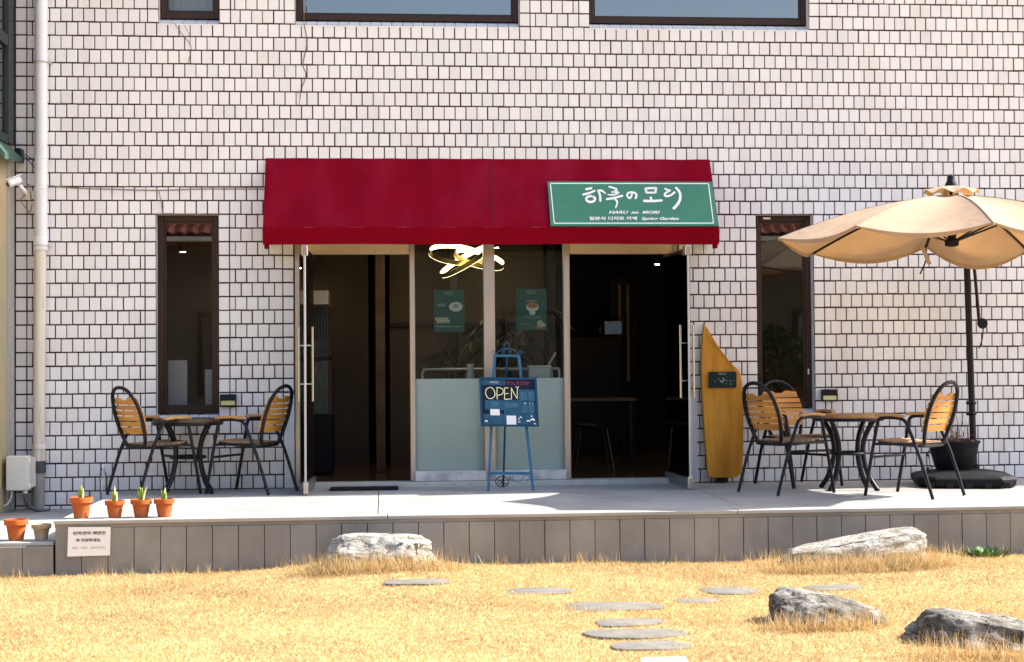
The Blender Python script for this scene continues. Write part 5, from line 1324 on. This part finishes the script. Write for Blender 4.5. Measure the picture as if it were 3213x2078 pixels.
MB_ = MB().bbox(3.95, 4.35, .85, 1.2, .03, .54, .01); tag(MB_.build('plant_stand', 'black'), 'dark stand under the tall palm behind the glass', 'stand')
MB_ = MB().bbox(3.42, 3.78, 1.0, 1.3, .03, .61, .01); tag(MB_.build('plant_stand', 'black'), 'dark stand under the low fern behind the glass', 'stand')

# showcase refrigerator in the left door
fg = empty('display_fridge', (2.2, 1.5, .03), 0, 'dark glass display fridge inside the left door', 'fridge')
MB().bbox(1.98, 2.375, 1.25, 1.85, .05, .62, .01).build('cabinet', 'blackm', fg)
for (x0, x1) in ((1.985, 2.01), (2.335, 2.37)): MB().bbox(x0, x1, 1.25, 1.30, .62, 1.70, .004).build('frame_post', 'frame', fg)
MB().bbox(1.985, 2.37, 1.25, 1.31, 1.16, 1.20, .004).build('shelf_edge', 'black', fg)
MB().bbox(1.985, 2.34, 1.24, 1.80, 1.715, 1.86, .006).build('top_panel', 'lightsteel', fg)
MB().box(2.0, 2.34, 1.27, 1.276, .63, 1.16).build('pane', 'doorglass', fg)
MB().box(2.0, 2.34, 1.75, 1.80, .62, 1.71).build('back_panel', M('dim_blue_panel', (.06, .085, .11), .5, var=.3, vscale=5), fg)
for i in range(12): MB().box(2.0 + i * .028, 2.012 + i * .028, 1.262, 1.274, 1.36, 1.70).build('grille_bar', 'black', fg)
# stool and table of the right room
def thin_chair(x, y, label):
    t = empty('metal_leg_stool', (x, y, .03), 0, label, 'stool')
    for (a, b) in ((-.17, -.16), (.17, -.16), (-.17, .16), (.17, .16)):
        MB().tube([(x + a * .75, y + b * .75, .47), (x + a * 1.15, y + b * 1.15, .035)], .010, 8).build('leg', 'chrome', t, smooth=True)
    MB().lathe([(.19, 0), (.20, .01), (.20, .03), (.19, .04)], (x, y, .47), 24).build('seat', 'black', t, smooth=True)
thin_chair(4.98, 1.35, 'dark stool with chrome legs inside the right door')
tb = empty('cafe_table', (4.72, 1.9, .03), 0, 'dark cafe table behind the stool inside the right door', 'table')
MB().bbox(4.70, 5.5, 1.7, 2.3, .72, .75, .006).build('top', 'tabledark', tb)
for (a, b) in ((4.76, 1.76), (5.44, 1.76), (4.76, 2.24), (5.44, 2.24)): MB().box(a - .02, a + .02, b - .02, b + .02, .03, .72).build('leg', 'black', tb)
bc = MB().bbox(4.75, 5.75, 4.3, 4.8, .03, 1.45, .01); tag(bc.build('back_counter', 'black'), 'black service counter at the back of the right room', 'counter')
bo = empty('wine_bottle', (5.50, 4.4, 1.45), 0, 'dark bottle on the back counter in the right doorway', 'bottle')
MB().lathe([(.036, 0), (.037, .18), (.03, .21), (.013, .24), (.013, .30), (.015, .31)], (5.50, 4.42, 1.452), 16).build('body', 'bottle', bo, smooth=True)
sn = empty('small_screen', (5.66, 4.4, 1.45), 0, 'small dim screen on the back counter in the right doorway', 'screen')
MB().bbox(5.55, 5.77, 4.42, 4.44, 1.47, 1.635, .004).build('bezel', 'lightsteel', sn); MB().box(5.565, 5.755, 4.415, 4.4195, 1.485, 1.62).build('display', 'screen', sn); MB().box(5.64, 5.68, 4.40, 4.46, 1.452, 1.47).build('stand', 'black', sn)
# pale things behind the left window
MB_ = MB().bbox(.885, 1.06, .42, .44, .60, 1.17, .004); tag(MB_.build('white_panel_board', 'paper'), 'plain white board standing inside the left window', 'board')
MB_ = MB().bbox(1.225, 1.36, .42, .46, .60, 1.08, .004); tag(MB_.build('white_panel_board', 'whitebd'), 'narrow white board at the right side of the left window', 'board')
MB_ = MB().bbox(.4, 1.9, .40, .80, .52, .60, .004); tag(MB_.build('window_shelf', 'dark'), 'dark shelf inside the left window', 'shelf')
# upper rooms
ub_ = empty('teal_canisters', (6.45, .45, 4.2), 0, 'teal plastic canisters inside the right upper window', 'canister')
for (a, b) in ((6.345, 6.47), (6.475, 6.56)): MB().prism([(a + .01, 4.20), (b - .01, 4.20), (b - .018, 4.60), (a + .02, 4.60)], 'y', .17, .30).build('canister', 'tealbox', ub_)
for xx in (6.462, 6.552): MB().tube(bez([(xx, .165, 4.24), (xx + .004, .160, 4.40), (xx - .01, .165, 4.57)], 5), .011, 8).build('handle', 'white', ub_, smooth=True)
MB_ = MB().bbox(6.57, 6.83, .17, .40, 4.20, 4.75, .01); tag(MB_.build('storage_box', 'purplebox'), 'dusky storage box in the right upper window corner', 'box')
fl = MB().box(-.2, 9, .205, 5.9, 4.02, 4.19); fl.build('upper_floor', 'ceil', bl)
cu = MB(); vs = []; fs = []
for i in range(41):
    x = .86 + .58 * i / 40; y = .22 + .012 * math.sin(i * 1.3); vs += [(x, y, 4.2), (x, y, 5.6)]
for i in range(40): fs.append((2 * i, 2 * i + 2, 2 * i + 3, 2 * i + 1))
tag(cu.add(vs, fs).build('window_curtain', 'curtain', None, smooth=True, fixn=False), 'pale curtain behind the small upper window', 'curtain')

# ================================================================== ACROSS THE LAWN (seen mirrored in the panes)
hs = empty('opposite_house', (4, -27, -.6), 0, 'low house with red tiled roof mirrored at the top of the narrow windows', 'house')
gz = -.6
mb = MB(); mb.box(-12, 24, -34, -27, gz, 4.5); mb.build('wall', 'housewall', hs)
for i, xx in enumerate(range(-10, 23, 4)):
    wd = MB().box(xx, xx + 1.6, -27.0 + .001, -26.93, .4, 2.6).build('window', 'frame', hs)
    MB().box(xx + .12, xx + 1.48, -26.928, -26.92, .52, 2.48).build('pane', 'skyglass', wd)
mb = MB(); mb.prism([(-26.2, 4.55), (-30.5, 7.2), (-34.8, 4.55), (-34.8, 4.4), (-26.2, 4.4)], 'x', -12.5, 24.5); rf = mb.build('roof', 'roofred', hs)
rt = MB()
for xx in np.arange(-12.4, 24.4, .30):
    for k in range(12):
        t0, t1 = k / 12, (k + 1.15) / 12
        y0, z0 = -26.15 - 4.3 * t0, 4.56 + 2.65 * t0 + .05; y1, z1 = -26.15 - 4.3 * t1, 4.56 + 2.65 * t1 + .03
        rt.add([(xx, y0, z0), (xx + .15, y0, z0 + .06), (xx + .29, y0, z0), (xx + .29, y1, z1), (xx + .15, y1, z1 + .06), (xx, y1, z1)], [(0, 1, 4, 5), (1, 2, 3, 4)])
rt.build('roof_tiles', 'roofred', rf, fixn=False)['kind'] = 'stuff'
MB().box(-12.5, 24.5, -26.2, -26.08, 4.42, 4.54).build('gutter', 'white', hs)
def shrub(x, y, h, r_, label):
    t = empty('garden_shrub', (x, y, -.5), 0, label, 'shrub', 'shrubs across the lawn')
    MB().tube([(x, y, -.5), (x + .05, y, -.5 + h * .7)], [.05, .02], 7).build('trunk', 'twig', t)
    n = 1800; P_ = rng.normal(0, 1, (n, 3)); P_ /= np.linalg.norm(P_, axis=1)[:, None]; rr = rng.uniform(.35, 1, n) ** .5
    mb = MB()
    for p, q in zip(P_, rr):
        c = Vector((x + p[0] * r_ * q, y + p[1] * r_ * q * .8, -.5 + h * .55 + p[2] * h * .45 * q)); a = Vector(rng.normal(0, 1, 3)).normalized() * .09; b = a.orthogonal().normalized() * .05
        mb.add([c - a, c + b, c + a, c - b], [(0, 1, 2, 3)])
    mb.build('crown', 'shrub', t, fixn=False)
shrub(12.2, -22.5, 2.6, 1.1, 'round leafy shrub mirrored in the right window, nearer the wall lamp')
shrub(10.2, -23.5, 3.0, 1.0, 'tall leafy shrub mirrored in the right window, nearer the slab')
shrub(-3.5, -23.0, 2.4, 1.2, 'leafy shrub mirrored in the left window')
print('objects', len(bpy.data.objects))
